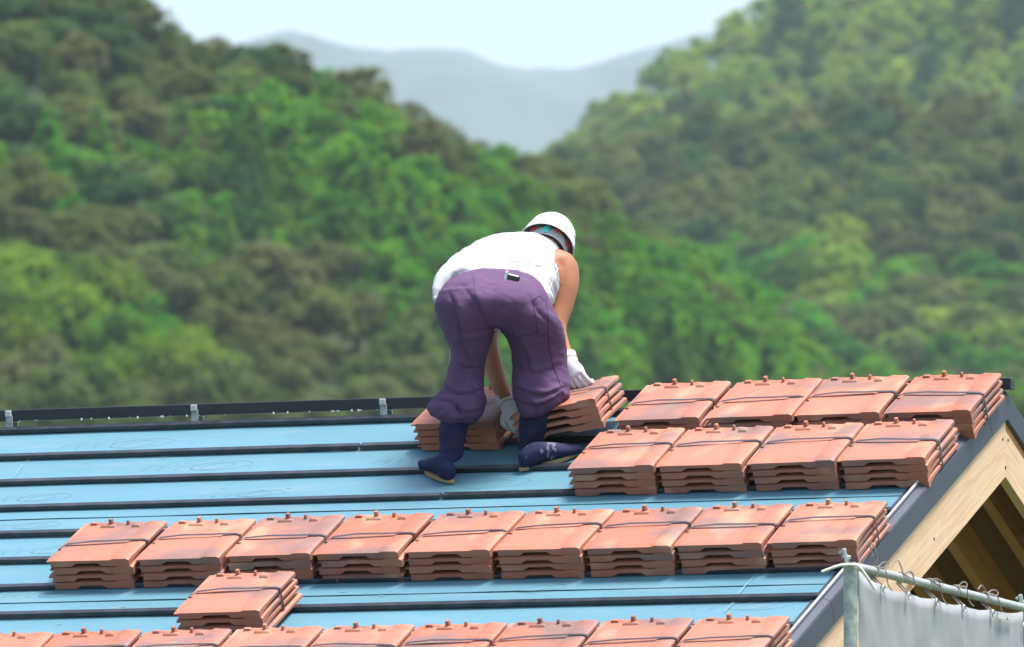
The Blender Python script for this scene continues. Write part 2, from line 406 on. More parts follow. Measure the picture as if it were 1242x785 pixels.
def trunk_mesh(h, r, seed):
    g = random.Random(seed); bm = bmesh.new()
    tube(bm, [(0, 0, -1.2), (0.05, 0, h*0.4), (g.uniform(-.2, .2), g.uniform(-.2, .2), h)], [r*1.25, r, r*0.3], 7, 3)
    for i in range(4):
        a = i*1.57+g.uniform(-.4, .4); z = h*g.uniform(0.4, 0.7)
        tube(bm, [(0.03, 0, z), (math.cos(a)*1.0, math.sin(a)*1.0, z+0.8), (math.cos(a)*2.0, math.sin(a)*2.0, z+1.5)], [r*0.5, r*0.35, r*0.12], 5, 2)
    me = to_mesh('trunk', bm, 60); me.materials.append(M['bark']); return me
LEAF = dict(green=((0.058, 0.190, 0.011), (0.128, 0.290, 0.020)), olive=((0.088, 0.128, 0.026), (0.145, 0.190, 0.042)), brown=((0.100, 0.122, 0.036), (0.156, 0.178, 0.054)),
            yellow=((0.095, 0.205, 0.014), (0.215, 0.295, 0.022)), dark=((0.034, 0.096, 0.022), (0.064, 0.145, 0.034)), light=((0.165, 0.250, 0.024), (0.250, 0.330, 0.040)))
KIND = dict(green='round', olive='round', brown='round', yellow='big', dark='round', light='round', cone='cone', darkcone='cone')
LM = {k: m_leaf('leaf_'+k, *v) for k, v in LEAF.items()}
CROWN = {}
def crowns(kind, mat):
    out = []
    for i in range(3):
        if kind == 'cone': me = cone_crown('crown', 40+i, rx=2.5+0.3*i, H=7.5+i, leaf=0.32, per=95)
        elif kind == 'big': me = round_crown('crown', 60+i, rx=4.3, rz=3.4, hc=4.2, nl=9, nc=17, per=80, leaf=0.34, cr=(0.45, 0.95))
        else: me = round_crown('crown', 10+i, rx=3.1+0.3*i, rz=2.5+0.5*i, hc=3.4+0.3*i, nl=6+i)
        out.append(me)
    return out
shape = {k: crowns(k, '') for k in ('round', 'cone', 'big')}
for k, s in KIND.items():
    CROWN[k] = []
    mk = {'cone': 'green', 'darkcone': 'dark'}.get(k, k)
    for me in shape[s]:
        c = me.copy(); c.materials.append(LM[mk]); CROWN[k].append(c)
TRUNK = {'round': trunk_mesh(5.2, 0.22, 1), 'cone': trunk_mesh(8.0, 0.18, 2), 'big': trunk_mesh(6.0, 0.3, 3)}
WORD = dict(green='rounded bright green broadleaf tree', olive='rounded dull olive green tree', brown='rounded brownish olive tree', yellow='broad tree with yellow-green new leaves', dark='rounded dark green tree',
            light='rounded pale green tree', cone='pointed bright green conifer', darkcone='pointed dark green conifer')
def tree(kind, p, sc, where, rz):
    e = empty('conifer' if 'cone' in kind else 'broadleaf_tree', p); e.scale = (sc, sc, sc*rnd.uniform(0.9, 1.15)); e.rotation_euler = (0, 0, rz)
    tag(e, WORD[kind]+' growing '+where, 'tree', 'trees growing '+where+', '+kind.replace('cone', ' pointed'))
    t = link('trunk', TRUNK[KIND[kind]], None, e, False); c = link('crown', CROWN[kind][rnd.randrange(3)], None, e, False)
    return e
def vn(px, py, s): return noise.noise(Vector((px*s, py*s, 3.3)))
def pick_left(px, py):
    q = px+45*vn(px, py, 0.012)*2; r = py+30*vn(py, px, 0.014)*2
    if px < 225 and py > 318+0.35*px and py < 470: return rnd.choice(['yellow', 'yellow', 'yellow', 'green'])
    if r > 400 and q < 540 and q > 60: return rnd.choice(['olive', 'olive', 'brown'])
    if q < 230 and 170+0.3*q < r: return rnd.choice(['olive', 'olive', 'dark', 'brown'])
    if 250 < q < 430 and r > 290: return rnd.choice(['olive', 'brown', 'dark'])
    line = np.interp(px, left.sx, left.sy)
    if q < 260 and r < 160: return rnd.choice(['olive', 'brown', 'dark', 'olive'])
    if 430 < px < 800 and r-line < 65: return rnd.choice(['brown', 'brown', 'olive', 'green'])
    if px < 470 and r-line < 70: return rnd.choice(['brown', 'olive', 'green', 'olive'])
    if r-line < 55: return rnd.choice(['brown', 'olive', 'green', 'green'])
    return rnd.choice(['cone', 'cone', 'green', 'green', 'green', 'darkcone'])
def pick_mid(px, py):
    r = py+30*vn(py, px, 0.012)*2
    if r > 395: return rnd.choice(['olive', 'green', 'light', 'brown'])
    if r > 320 and px > 950: return rnd.choice(['light', 'green', 'green', 'green', 'light'])
    if r > 320: return rnd.choice(['green', 'dark', 'cone'])
    return rnd.choice(['olive', 'brown', 'dark', 'olive', 'brown', 'olive'])
def pick_far(px, py): return rnd.choice(['light', 'light', 'light', 'light', 'green', 'light', 'light'] + (['olive'] if px < 850 else []))
def project(q):
    d = q-CAM; z = d.dot(F); return 621+FPX*d.dot(R)/z, 392.5-FPX*d.dot(U)/z
def scatter(hill, pxa, pxb, nrow, dx_m, pick, smin, smax, t0=0.0):
    out = []
    for i in range(nrow):
        t = t0+(1-t0)*(i+0.5)/nrow; d = hill.d0+(hill.d1-hill.d0)*t; step = dx_m*FPX/d; px = pxa+(i % 2)*step/2
        while px < pxb:
            a = px+rnd.uniform(-.38, .38)*step; tt = min(1.0, max(0, t+rnd.uniform(-.45, .45)/nrow))
            p = hill.p(a, tt); qx, qy = project(p+Vector((0, 0, 4)))
            out.append((p, pick(qx, qy), rnd.uniform(smin, smax), qx, qy)); px += step
    return out
def lower(k): return 0.5 if k == 'yellow' else 1.0
near = []                                             # (position, kind, scale, where, apparent size, in view)
for p, k, sc, qx, qy in scatter(left, -1700, 2900, 22, 4.0, pick_left, 0.62, 1.0):
    if qy > 545 and -30 < qx < 1270: continue
    if 'cone' in k and qy-np.interp(qx, left.sx, left.sy) < 110: k = 'green'; sc = min(sc, 0.85)
    near.append((p, k, sc, 'on the near wooded slope behind the roof', sc/(p-CAM).length, -30 < qx < 1270 and qy < 510))
for i in range(120):                                   # close the crest of the near slope with low trees
    a = -200+(i % 60)*20.5+rnd.uniform(-6, 6); tt = rnd.uniform(0.97, 1.04) if i < 60 else rnd.uniform(0.86, 0.97)
    if a > 1000: continue
    p = left.p(a, tt); qx, qy = project(p+Vector((0, 0, 3))); k = pick_left(qx, qy); k = 'green' if 'cone' in k else k; sc = rnd.uniform(0.48, 0.7)
    near.append((p, k, sc, 'along the crest of the near wooded slope', sc/(p-CAM).length, -30 < qx < 1270))
pts = []
for p, k, sc, qx, qy in scatter(mid, 560, 2900, 30, 6.0, pick_mid, 0.8, 1.2):
    ls = np.interp(qx, left.sx, left.sy)
    if qy > ls+25 and qx < 1000: continue
    if qy > 300 and qx < 1270: near.append((p, k, sc, 'low on the slope across the valley', sc/(p-CAM).length, True))
    else: pts.append((p, k, sc))
for p, k, sc, qx, qy in scatter(far, 600, 2900, 27, 7.0, pick_far, 0.85, 1.25):
    pts.append((p, k, sc))
near.sort(key=lambda e: (not e[5], -e[4])); nb = 0; rest = []
for p, k, sc, where, ap, vis in near:                  # the largest in view are trees of their own
    if vis and ('cone' in k or nb < 290): tree(k, p, sc, where, rnd.uniform(0, 6.28)); nb += 'cone' not in k
    else: rest.append((p, k, sc))
# single dark conifers that stand out of the pale far slope
for px, tt, s in ((958, 0.72, 2.3), (985, 0.55, 1.6), (1180, 0.62, 2.1), (1130, 0.45, 1.6), (1235, 0.6, 2.0), (905, 0.42, 1.5)):
    tree('darkcone', far.p(px, tt), s, 'high on the pale far slope', rnd.uniform(0, 6.28))
# the rest of the far wood: one object, instances on points
order = list(CROWN)
proto = bpy.data.collections.new('wood_protos'); flat = []
for k in order:
    for me in CROWN[k]:
        o = bpy.data.objects.new('p%02d_crown' % len(flat), me); proto.objects.link(o); flat.append(o)
def wood(name, label, pts):
    pm = bpy.data.meshes.new(name); pm.from_pydata([tuple(p) for p, k, s in pts], [], [])
    for nm, ty in (('idx', 'INT'), ('scl', 'FLOAT'), ('rot', 'FLOAT')): pm.attributes.new(nm, ty, 'POINT')
    pm.attributes['idx'].data.foreach_set('value', [order.index(k)*3+rnd.randrange(3) for p, k, s in pts])
    pm.attributes['scl'].data.foreach_set('value', [s for p, k, s in pts])
    pm.attributes['rot'].data.foreach_set('value', [rnd.uniform(0, 6.28) for p in pts])
    fw = link(name, pm); tag(fw, label, 'wood', kind='stuff')
    fw.modifiers.new('wood', 'NODES').node_group = gn
gn = bpy.data.node_groups.new('far_wood', 'GeometryNodeTree')
gn.interface.new_socket('Geometry', in_out='INPUT', socket_type='NodeSocketGeometry'); gn.interface.new_socket('Geometry', in_out='OUTPUT', socket_type='NodeSocketGeometry')
gi = gn.nodes.new('NodeGroupInput'); go = gn.nodes.new('NodeGroupOutput'); ci = gn.nodes.new('GeometryNodeCollectionInfo'); ip = gn.nodes.new('GeometryNodeInstanceOnPoints')
ci.inputs['Collection'].default_value = proto; ci.inputs['Separate Children'].default_value = True; ci.inputs['Reset Children'].default_value = True
def attr(nm, ty):
    a = gn.nodes.new('GeometryNodeInputNamedAttribute'); a.data_type = ty; a.inputs['Name'].default_value = nm; return a.outputs['Attribute']
cx = gn.nodes.new('ShaderNodeCombineXYZ'); gn.links.new(attr('rot', 'FLOAT'), cx.inputs['Z'])
gn.links.new(gi.outputs[0], ip.inputs['Points']); gn.links.new(ci.outputs[0], ip.inputs['Instance']); ip.inputs['Pick Instance'].default_value = True
sz = gn.nodes.new('ShaderNodeVectorMath'); sz.operation = 'MULTIPLY'; sz.inputs[1].default_value = (1, 1, 1.25)
gn.links.new(attr('idx', 'INT'), ip.inputs['Instance Index']); gn.links.new(attr('scl', 'FLOAT'), sz.inputs[0]); gn.links.new(sz.outputs[0], ip.inputs['Scale']); gn.links.new(cx.outputs[0], ip.inputs['Rotation'])
gn.links.new(ip.outputs[0], go.inputs[0])
wood('far_wood', 'hazy green and olive wood covering the upper slopes across the valley', pts)
wood('near_wood', 'small trees filling in between the larger ones on the near wooded slope', rest)

# ------------------------------------------------------------------ house and roof
house = empty('house', (-4.5, 0, 0)); tag(house, 'timber house under construction with blue underlay and black battens on its roof', 'house')
MR, MF = RM(1), RM(-1)
def hpart(name, bm, mat, ang=None, parent=None): return link(name, to_mesh(name, bm, ang), mat, parent or house)
for mm in (MR, MF):
    bm = bmesh.new(); box(bm, XL, -0.01, -VE, -0.02 if mm is MR else 0.0, -0.016, -0.001, 0, mm); hpart('roof_deck', bm, M['deck'])
# underlay sheets, each lapping over the one below it
def sheet(mm, v0, v1, seed, xr=-0.04, h0=0.001, h1=0.0052):
    nx, nv = 60, 8; rows = []
    for j in range(nv+1):
        v = v0+(v1-v0)*j/nv; row = []
        for i in range(nx+1):
            x = XL+(xr-XL)*i/nx; e = (j/nv)
            h = h0+(h1-h0)*e+0.0018*noise.noise(Vector((x*2.6, v*5, seed)))+(0.003*max(0, noise.noise(Vector((x*1.3, seed*5, 0)))) if j == nv else 0)
            row.append(mm @ Vector((x, -v, h)))
        rows.append(row)
    bm = bmesh.new(); vs = [[bm.verts.new(p) for p in r] for r in rows]
    for j in range(nv):
        for i in range(nx): bm.faces.new((vs[j][i], vs[j+1][i], vs[j+1][i+1], vs[j][i+1]))
    dn = (mm.to_3x3() @ Vector((0, 0, 1))).normalized()
    low = [bm.verts.new(p.co-dn*0.0018) for p in vs[nv]]
    for i in range(nx): bm.faces.new((vs[nv][i], low[i], low[i+1], vs[nv][i+1]))
    return hpart('underlay_sheet', bm, M['underlay'], 50)
lap = [roof(5, 632)[1], roof(5, 733)[1]]; gap = lap[1]-lap[0]
edges = [0.0]+[lap[0]-gap*k for k in (1, 0)]+[lap[1]+gap*k for k in range(5)]
edges = [e for e in edges if -0.01 < e < VE]+[VE+0.01]
if edges[1] < 0.4: edges.pop(1)
sheets = [sheet(MR, max(-0.0, a-0.06), b, i) for i, (a, b) in enumerate(zip(edges, edges[1:]))]
sheet(MF, 0, VE, 31)
# battens
bv = [roof(5, y, 0.016)[1] for y in (524, 556, 587, 618, 650, 682.6, 714.7, 747.6)]
stepb = (bv[-1]-bv[1])/6
bv = [bv[0]]+[bv[1]+stepb*k for k in range(18) if bv[1]+stepb*k < VE-0.05]
joint = {3: -2.0, 4: -1.70, 6: -2.10, 7: -2.22}
for j, v in enumerate(bv):
    jx = joint.get(j, -2.6-((j*1.37) % 2.2)); xs = [-0.043]; 
    if j > 8 or j not in joint: jx = -1.2-((j*1.37) % 2.6)
    while jx > XL+0.3: xs.append(jx); jx -= 3.6
    xs.append(XL+0.02)
    for a, b in zip(xs, xs[1:]):
        bm = bmesh.new(); dv = rnd.uniform(-.002, .002)
        box(bm, b+0.004, a-0.004, -v-dv, -v-dv+0.032, 0.0075, 0.0245, 0.002, MR); hpart('batten', bm, M['batten'])
# metal edge flashing along both rakes
DX = 0.0
prof = [(-0.080, 0.008), (-0.040, 0.010), (-0.036, 0.028), (-0.027, 0.030), (-0.024, 0.022), (0.0, 0.012), (0.004, 0.006), (0.004, -0.080), (-0.004, -0.087), (-0.005, -0.084), (-0.003, -0.078), (-0.003, 0.004), (-0.026, 0.012), (-0.030, 0.018), (-0.034, 0.004), (-0.080, 0.004)]
prof = [(x+DX, h) for x, h in prof]
def flashing(mm, v0, v1, cut):
    bm = bmesh.new(); r = []
    for v in (v0, v1): r.append([bm.verts.new(mm @ Vector((x, -v+(0 if v > v0 or not cut else h*math.tan(SL)), h))) for x, h in prof])
    n = len(prof)
    for k in range(n): bm.faces.new((r[0][k], r[0][(k+1) % n], r[1][(k+1) % n], r[1][k]))
    bm.faces.new(r[0]); bm.faces.new(r[1][::-1]); return hpart('edge_flashing', bm, M['flash'], 30)
for mm in (MR, MF):
    flashing(mm, 0.0, 0.22, True); flashing(mm, 0.223, 2.05, False); flashing(mm, 2.053, 3.9, False); flashing(mm, 3.903, VE, False)
bm = bmesh.new()                                     # bright folded lip on the flashing
box(bm, -0.0370, -0.0290, -VE, -0.03, 0.0285, 0.0345, 0, MR); hpart('flashing_lip', bm, M['patch'])
# barge boards, mitred at the ridge on a plumb line
def slope_board(name, mat, side, x0, x1, h0, h1, v1, v0=0.0, parent=None):
    mm = RM(side); bm = bmesh.new(); c = []
    for h in (h0, h1):
        for x, v in ((x0, None), (x1, None), (x1, v1), (x0, v1)):
            y = h*math.tan(SL)-v0 if v is None else -v
            c.append(mm @ Vector((x, y, h)))
    add_box8(bm, c); return hpart(name, bm, mat, None, parent)
b1 = slope_board('barge_board', M['pine_y'], 1, -0.045+DX, -0.006+DX, -0.28, -0.088, VE)
b2 = slope_board('barge_board', M['pine_f'], -1, -0.045+DX, -0.0065+DX, -0.28, -0.121, VE)
slope_board('cedar_strip', M['cedar'], -1, -0.040+DX, -0.012+DX, -0.120, -0.020, VE)
for bb, sd in ((b1, 1), (b2, -1)):
    for vv, hh in ((0.10, -0.14), (0.12, -0.25), (0.95, -0.2), (1.9, -0.16), (1.93, -0.27)):
        bm = bmesh.new(); p = RM(sd) @ Vector((-0.0045+DX, -vv, hh)); tube(bm, [p-Vector((0.004, 0, 0)), p], 0.006, 8); hpart('nail_head', bm, M['dark'], None, bb)
for i in range(14):
    x = -0.22-0.26*i if i < 3 else -0.80-0.455*(i-2)
    for sd in (1, -1):
        slope_board('rafter', M['rafter'], sd, x-0.045, x, -0.16, -0.017, VE-0.1, v0=0.0)
for y in (0.0, -2.2, 2.2):                            # ridge beam and purlins, ending just inside the barge boards
    bm = bmesh.new(); zt = ZR-abs(y)*math.tan(SL)-0.165/math.cos(SL)
    box(bm, -8.6, -0.30 if y == 0 else -0.32, y-0.055, y+0.055, zt-0.20, zt-0.002, 0.004); hpart('purlin', bm, M['rafter'])
ze = ZR-(VE-0.55)*math.sin(SL)-0.25; yw = (VE-0.55)*math.cos(SL)
for x in (-0.80, -8.2):                               # gable walls
    bm = bmesh.new(); n = [(x, -yw, 0), (x, yw, 0), (x, yw, ze), (x, 0, ZR-0.22), (x, -yw, ze)]
    a = [bm.verts.new(p) for p in n]; b = [bm.verts.new((q[0]-0.12, q[1], q[2])) for q in n]
    bm.faces.new(a); bm.faces.new(b[::-1])
    for k in range(5): bm.faces.new((a[k], b[k], b[(k+1) % 5], a[(k+1) % 5]))
    hpart('wall', bm, M['wall'])
for s in (-1, 1):
    bm = bmesh.new(); box(bm, -8.2, -0.92, s*yw-0.06, s*yw+0.06, 0, ze, 0); hpart('wall', bm, M['wall'])
# ridge rail on brackets
yp = Vector((0, 1, 0))
zt = lambda px, py: on_plane(px, py, Vector((0, -0.02, ZR)), yp)
tl, bl = zt(3, 497.5), zt(3, 511.5); tr_ = zt(1226, 462)
ztop, zbot = tl.z, bl.z+0.002
for a, b in ((tr_.x, -1.9), (-1.903, -5.5), (-5.503, XL+0.2)):
    bm = bmesh.new(); box(bm, b, a, -0.022, 0.022, zbot, ztop, 0.003); hpart('ridge_rail', bm, M['beam'])
xb = zt(237, 505).x; sp = zt(237, 505).x-zt(12, 512).x
for k in range(-5, 6):
    x = xb+sp*k
    if x > -0.1 or x < XL+0.3: continue
    bm = bmesh.new(); box(bm, x-0.015, x+0.015, -0.028, -0.0235, ZR-0.035, zbot+0.02, 0.0008); box(bm, x-0.015, x+0.015, 0.0235, 0.028, ZR-0.035, zbot+0.02, 0.0008)
    box(bm, x-0.0145, x+0.0145, -0.026, 0.026, zbot-0.0055, zbot-0.001, 0)
    br = hpart('bracket', bm, M['post'])
    bm = bmesh.new(); box(bm, x-0.016, x+0.010, -0.034, -0.0245, zbot+0.016, zbot+0.040, 0.002); hpart('clip', bm, M['patch'], None, br)
bm = bmesh.new()
for i in range(36):
    x = rnd.uniform(-4.6, -1.8); s = rnd.choice((0.0022, 0.003, 0.0045)); ball(bm, Vector((x, -0.020, zbot-s*0.6)), Vector((s, 0, 0)), Vector((0, s, 0)), Vector((0, 0, s*1.3)), 8)
tag(hpart('water_beads', bm, M['drop'], 60), kind='stuff')
# faint printed outlines and chalk lines on the underlay
def ribbon(bm, pts, wd, h, mm=MR, closed=False):
    P = [Vector((p[0], p[1], 0)) for p in pts]; L = []
    for i, p in enumerate(P):
        a, b = P[i-1] if (i or closed) else P[i], P[(i+1) % len(P)] if (i+1 < len(P) or closed) else P[i]
        t = (b-a).normalized(); nn = Vector((-t.y, t.x, 0))*wd/2
        L.append([bm.verts.new(mm @ (p+nn+Vector((0, 0, h)))), bm.verts.new(mm @ (p-nn+Vector((0, 0, h))))])
    for i in range(len(L)-(0 if closed else 1)):
        a, b = L[i], L[(i+1) % len(L)]; bm.faces.new((a[0], a[1], b[1], b[0]))
def hmark(v):
    for a, b in zip(edges, edges[1:]):
        if a <= v < b: return 0.001+0.0055*(v-max(0, a-0.06))/(b-max(0, a-0.06))+0.0035
    return 0.009
def mark(px, py, s, seed):
    g = random.Random(seed); x, v, _ = roof(px, py); h = hmark(v); bm = bmesh.new(); c = (x, -v)
    e = lambda a, b, ph, ox, oy: [(c[0]+s*(ox+a*math.cos(t)*math.cos(ph)-b*math.sin(t)*math.sin(ph)), c[1]+s*(oy+a*math.cos(t)*math.sin(ph)+b*math.sin(t)*math.cos(ph))) for t in [i*math.pi/12 for i in range(24)]]
    ribbon(bm, e(0.16, 0.055, 0.12, 0.1, 0), 0.0024, h, closed=True); ribbon(bm, e(0.09, 0.035, 0.3, 0.08, -0.005), 0.0024, h, closed=True)
    for k in range(3):
        ox = -0.14-0.09*k; ribbon(bm, [(c[0]+s*(ox+q[0]), c[1]+s*q[1]) for q in ((0, -.05), (.03, .01+g.uniform(0, .04)), (.05, -.02), (.08, .05), (.09, -.04))], 0.0022, h)
    hpart('printed_mark', bm, M['print_'])
for i, (px, py, s) in enumerate(((150, 539, 0.85), (247, 566, 0.8), (35, 605, 0.7), (28, 638, 0.6), (52, 668, 0.7), (575, 588, 0.9), (510, 558, 0.6), (900, 735, 0.8), (300, 600, 0.6), (400, 545, 0.7), (640, 715, 0.6), (60, 722, 0.6))): mark(px, py, s, i)
def chalk(a, b):
    bm = bmesh.new(); x0, v0, _ = roof(*a); x1, v1, _ = roof(*b); h = max(hmark(v0), hmark(v1))
    ribbon(bm, [(x0, -v0), (x1, -v1)], 0.0035, h+0.001); hpart('chalk_line', bm, M['chalk'])
for a, b in (((16, 582), (28, 566)), ((33, 562), (43, 549)), ((878, 745), (892, 731)), ((895, 724), (918, 699))): chalk(a, b)
for i in range(26):                                   # staple smudges
    px, py = rnd.choice([(rnd.uniform(5, 480), rnd.uniform(535, 610)), (rnd.uniform(300, 1000), rnd.uniform(700, 735)), (rnd.uniform(40, 200), rnd.uniform(720, 760))])
    x, v, _ = roof(px, py); bm = bmesh.new(); q = rnd.uniform(0.004, 0.012)
    ribbon(bm, [(x-q, -v+rnd.uniform(-.004, .004)), (x, -v), (x+q, -v+rnd.uniform(-.006, .006))], rnd.uniform(0.002, 0.006), hmark(v)); hpart('smudge', bm, M['print_'])

# ------------------------------------------------------------------ clay tile bundles
W, L, PITCH = 0.340, 0.366, 0.0300
def ss(a, b, x): t = min(1, max(0, (x-a)/(b-a))); return t*t*(3-2*t)
def tile_mesh():
    xs = [-.026, -.020, -.006, .000, .006, .012, .03, .27*W, .275*W, .335*W, .34*W, .48*W, .60*W, .605*W, .66*W, .665*W, .74*W, .775*W, .80*W, .9*W, W-.014, W-.005, W]
    ys = [0, .003, .010, .018, .026, .036, .05, .075, .11, .17, .48*L, .505*L, .52*L, .535*L, .56*L, .75*L, L-.05, L-.018, L-.014, L]
    def top(x, y):
        z = .0285-.0040*max(0, 1-y/.045)**2+.0045*ss(.765*W, .80*W, x)*(1 if y > .0 else 1)
        z += .0032*math.exp(-((y-.52*L)/.006)**2)*ss(.10*W, .14*W, x)*(1-ss(.74*W, .77*W, x))
        z -= .014*(1-ss(-.004, .008, x))
        z -= .006*ss(W-.014, W, x)**2
        z += .004*ss(L-.018, L-.014, y)*(1-ss(.80*W, .82*W, x))*ss(.01, .03, x)*(0.6+0.4*math.sin(x*70))
        return z
    def bot(x, y):
        z = top(x, y)-(.0105 if x > .004 else .006)
        if y < .0185:
            n = ss(.27*W, .335*W, x)*(1-ss(.605*W, .665*W, x)); z = min(z, .0005+.0125*n) if x > .004 else z
        if x > W-.0145: z -= .014*math.exp(-(y/.060)**1.5)
        return max(z, -.003)
    bm = bmesh.new()
    T = [[bm.verts.new((x-W/2+(0.004*math.sin(y*9) if 0 else 0), y-(.0 if x > .004 else -.030), top(x, y))) for x in xs] for y in ys]
    B = [[bm.verts.new((x-W/2, y-(.0 if x > .004 else -.030), bot(x, y))) for x in xs] for y in ys]
    nx, ny = len(xs), len(ys)
    for j in range(ny-1):
        for i in range(nx-1):
            bm.faces.new((T[j][i], T[j][i+1], T[j+1][i+1], T[j+1][i])); bm.faces.new((B[j][i], B[j+1][i], B[j+1][i+1], B[j][i+1]))
    for i in range(nx-1):
        bm.faces.new((T[0][i], B[0][i], B[0][i+1], T[0][i+1])); bm.faces.new((T[-1][i], T[-1][i+1], B[-1][i+1], B[-1][i]))
    for j in range(ny-1):
        bm.faces.new((T[j][0], T[j+1][0], B[j+1][0], B[j][0])); bm.faces.new((T[j][-1], B[j][-1], B[j+1][-1], T[j+1][-1]))
    def nib(x0, x1, y0, y1, z0, z1, tp=0.003):
        c = [Vector(p) for p in ((x0, y0, z0), (x1, y0, z0), (x1, y1, z0), (x0, y1, z0), (x0+tp, y0+tp, z1), (x1-tp, y0+tp, z1), (x1-tp, y1-tp, z1), (x0+tp, y1-tp, z1))]
        add_box8(bm, [p-Vector((W/2, 0, 0)) for p in c], 0.0015)
    nib(.22*W, .42*W, L-.050, L-.022, .027, .0365, .006)          # footing of the tall nib
    nib(.315*W, .365*W, L-.032, L-.012, .030, .0555, .002)         # tall hanging nib
    nib(.525*W, .56*W, L-.022, L-.006, .028, .0455, .002)
    nib(.61*W, .73*W, L-.050, L-.022, .027, .0375, .006)
    nib(.065*W, .16*W, L-.022, L-.002, .028, .0375, .003)
    return to_mesh('tile', bm, 32)
TILE = tile_mesh(); TILE.materials.append(M['clay'])
def strap_mesh(n, seed):
    g = random.Random(seed); y0 = .50*L+g.uniform(-.035, .03); bm = bmesh.new(); zt_ = (n-1)*PITCH+.0335; tilt = g.uniform(-.03, .03); wd = .0065
    path = [(-W/2-.028, .004), (-W/2-.029, zt_-.020), (-W/2-.018, zt_-.0125), (-W/2+.012, zt_+.0015), (-.06, zt_+.006+g.uniform(0, .004)), (.06, zt_+.005), (.28*W, zt_+.0055), (W/2-.012, zt_+.0035), (W/2+.002, zt_-.001), (W/2+.0045, zt_-.03), (W/2+.004, .012), (W/2-.01, -.0015), (0, -.0015), (-W/2+.01, -.0015)]
    r = []
    for i, (x, z) in enumerate(path):
        a, b = path[i-1], path[(i+1) % len(path)]; t = Vector((b[0]-a[0], 0, b[1]-a[1])).normalized(); nn = Vector((-t.z, 0, t.x))*.0006
        c = Vector((x, y0+tilt*(x/W), z)); e = Vector((0, wd, 0))
        r.append([bm.verts.new(c-e-nn), bm.verts.new(c+e-nn), bm.verts.new(c+e+nn), bm.verts.new(c-e+nn)])
    for i in range(len(r)):
        a, b = r[i], r[(i+1) % len(r)]
        for k in range(4): bm.faces.new((a[k], a[(k+1) % 4], b[(k+1) % 4], b[k]))
    me = to_mesh('strap', bm, 50); me.materials.append(M['strap']); return me
STRAP = [strap_mesh(4, s) for s in range(9)]
H0 = 0.0085
def bundle(loc3, M3, label, group=None, n=4):
    e = empty('tile_bundle', loc3); e.rotation_euler = M3.to_euler()
    tag(e, label, 'roof tiles', group)
    for k in range(n):
        t = link('tile', TILE, None, e, False); t.location = ((rnd.uniform(-.011, .011) if rnd.random() < .15 else rnd.uniform(-.004, .004)), rnd.uniform(-.005, .005), k*PITCH); t.rotation_euler = (rnd.uniform(-.002, .002), 0, rnd.uniform(-.010, .010))
    s = link('strap', STRAP[rnd.randrange(9)], None, e, False)
    return e
BAS = Matrix((Vector((1, 0, 0)), UP, NR)).transposed()
def by_peg(px, py, label, group=None, yaw=0.0):
    hp = H0+3*PITCH+.054; x, v, _ = roof(px, py, hp)
    x -= (.34*W-W/2); v += L-.022
    return bundle(RP(x, v, H0), BAS @ Matrix.Rotation(yaw, 3, 'Z'), label, group)
ORD = ['nearest the metal gable edge', 'second from the metal gable edge', 'third from the metal gable edge', 'fourth from the metal gable edge', 'fifth from the metal gable edge',
       'sixth from the metal gable edge', 'seventh from the metal gable edge', 'eighth from the metal gable edge', 'ninth from the metal gable edge']
def row(pegs, words, group):
    for i, (px, py) in enumerate(pegs): by_peg(px, py, 'clay tile bundle '+words+', '+ORD[i], group, rnd.uniform(-.012, .012))
row([(1143, 450.8), (1034, 454.0), (925.9, 456.8), (818.8, 459.8)], 'in the row against the ridge', 'tile bundles against the ridge')
row([(1088.3, 507.8), (979.3, 511.4), (868.5, 514.6), (761.4, 517.6)], "in the row beside the worker's foot", 'tile bundles in the row below the ridge row')
row([(1004.5, 605.6), (892.4, 609.4), (782.6, 613.0), (673.4, 615.8), (564.5, 618.4), (455.9, 620.8), (348.7, 623.6), (240.7, 627.2), (133.6, 630.2)], 'in the long row of nine mid-roof', 'tile bundles in the long middle row')
p4 = [roof(q[0], q[1], H0+3*PITCH+.054) for q in ((883.4, 744), (210.8, 760.3))]
pk = []
for k in range(9):
    t = k/6; x = p4[0][0]+(p4[1][0]-p4[0][0])*t; v = (p4[0][1]+p4[1][1])/2
    pk.append(project(RP(x, v, H0+3*PITCH+.054)))
row(pk, 'in the lowest row', 'tile bundles in the lowest row')
by_peg(290, 690.5, 'single strapped clay tile bundle standing alone between the two long rows', None, 0.02)
xa, va, _ = roof(556, 546.5, H0)
bundle(RP(xa, va, H0), BAS @ Matrix.Rotation(-0.03, 3, 'Z'), "strapped clay tile bundle behind the worker's left shin under the ridge")
# bundle in the worker's hands: turned, rolled and lifted at its front
xh, vh, dh = roof(731, 518, 0.10)
MH = BAS @ Matrix.Rotation(math.radians(8), 3, 'Z') @ Matrix.Rotation(math.radians(-7), 3, 'Y') @ Matrix.Rotation(math.radians(-8), 3, 'X')
held = bundle(RP(xh, vh, 0.10) - MH @ Vector((W/2, 0, 0)), MH, 'strapped clay tile bundle lifted and tilted by the worker holding its strap')

# ------------------------------------------------------------------ worker
x0, v0, d0 = roof(590, 575)
person = empty('person', RP(x0, v0, 0.01)); tag(person, 'worker in white sleeveless shirt, purple baggy trousers and white helmet bending over tiles', 'person')
S0 = FPX/d0                                            # px per metre at the worker
def J(px, py, dd): return at(px, py, d0+dd)
def ringh(xa, xb, y, dd, b, tilt=0.0):
    c = J((xa+xb)/2, y, dd); return (c, R*((xb-xa)/2/S0), FH*b+Z*tilt*b)
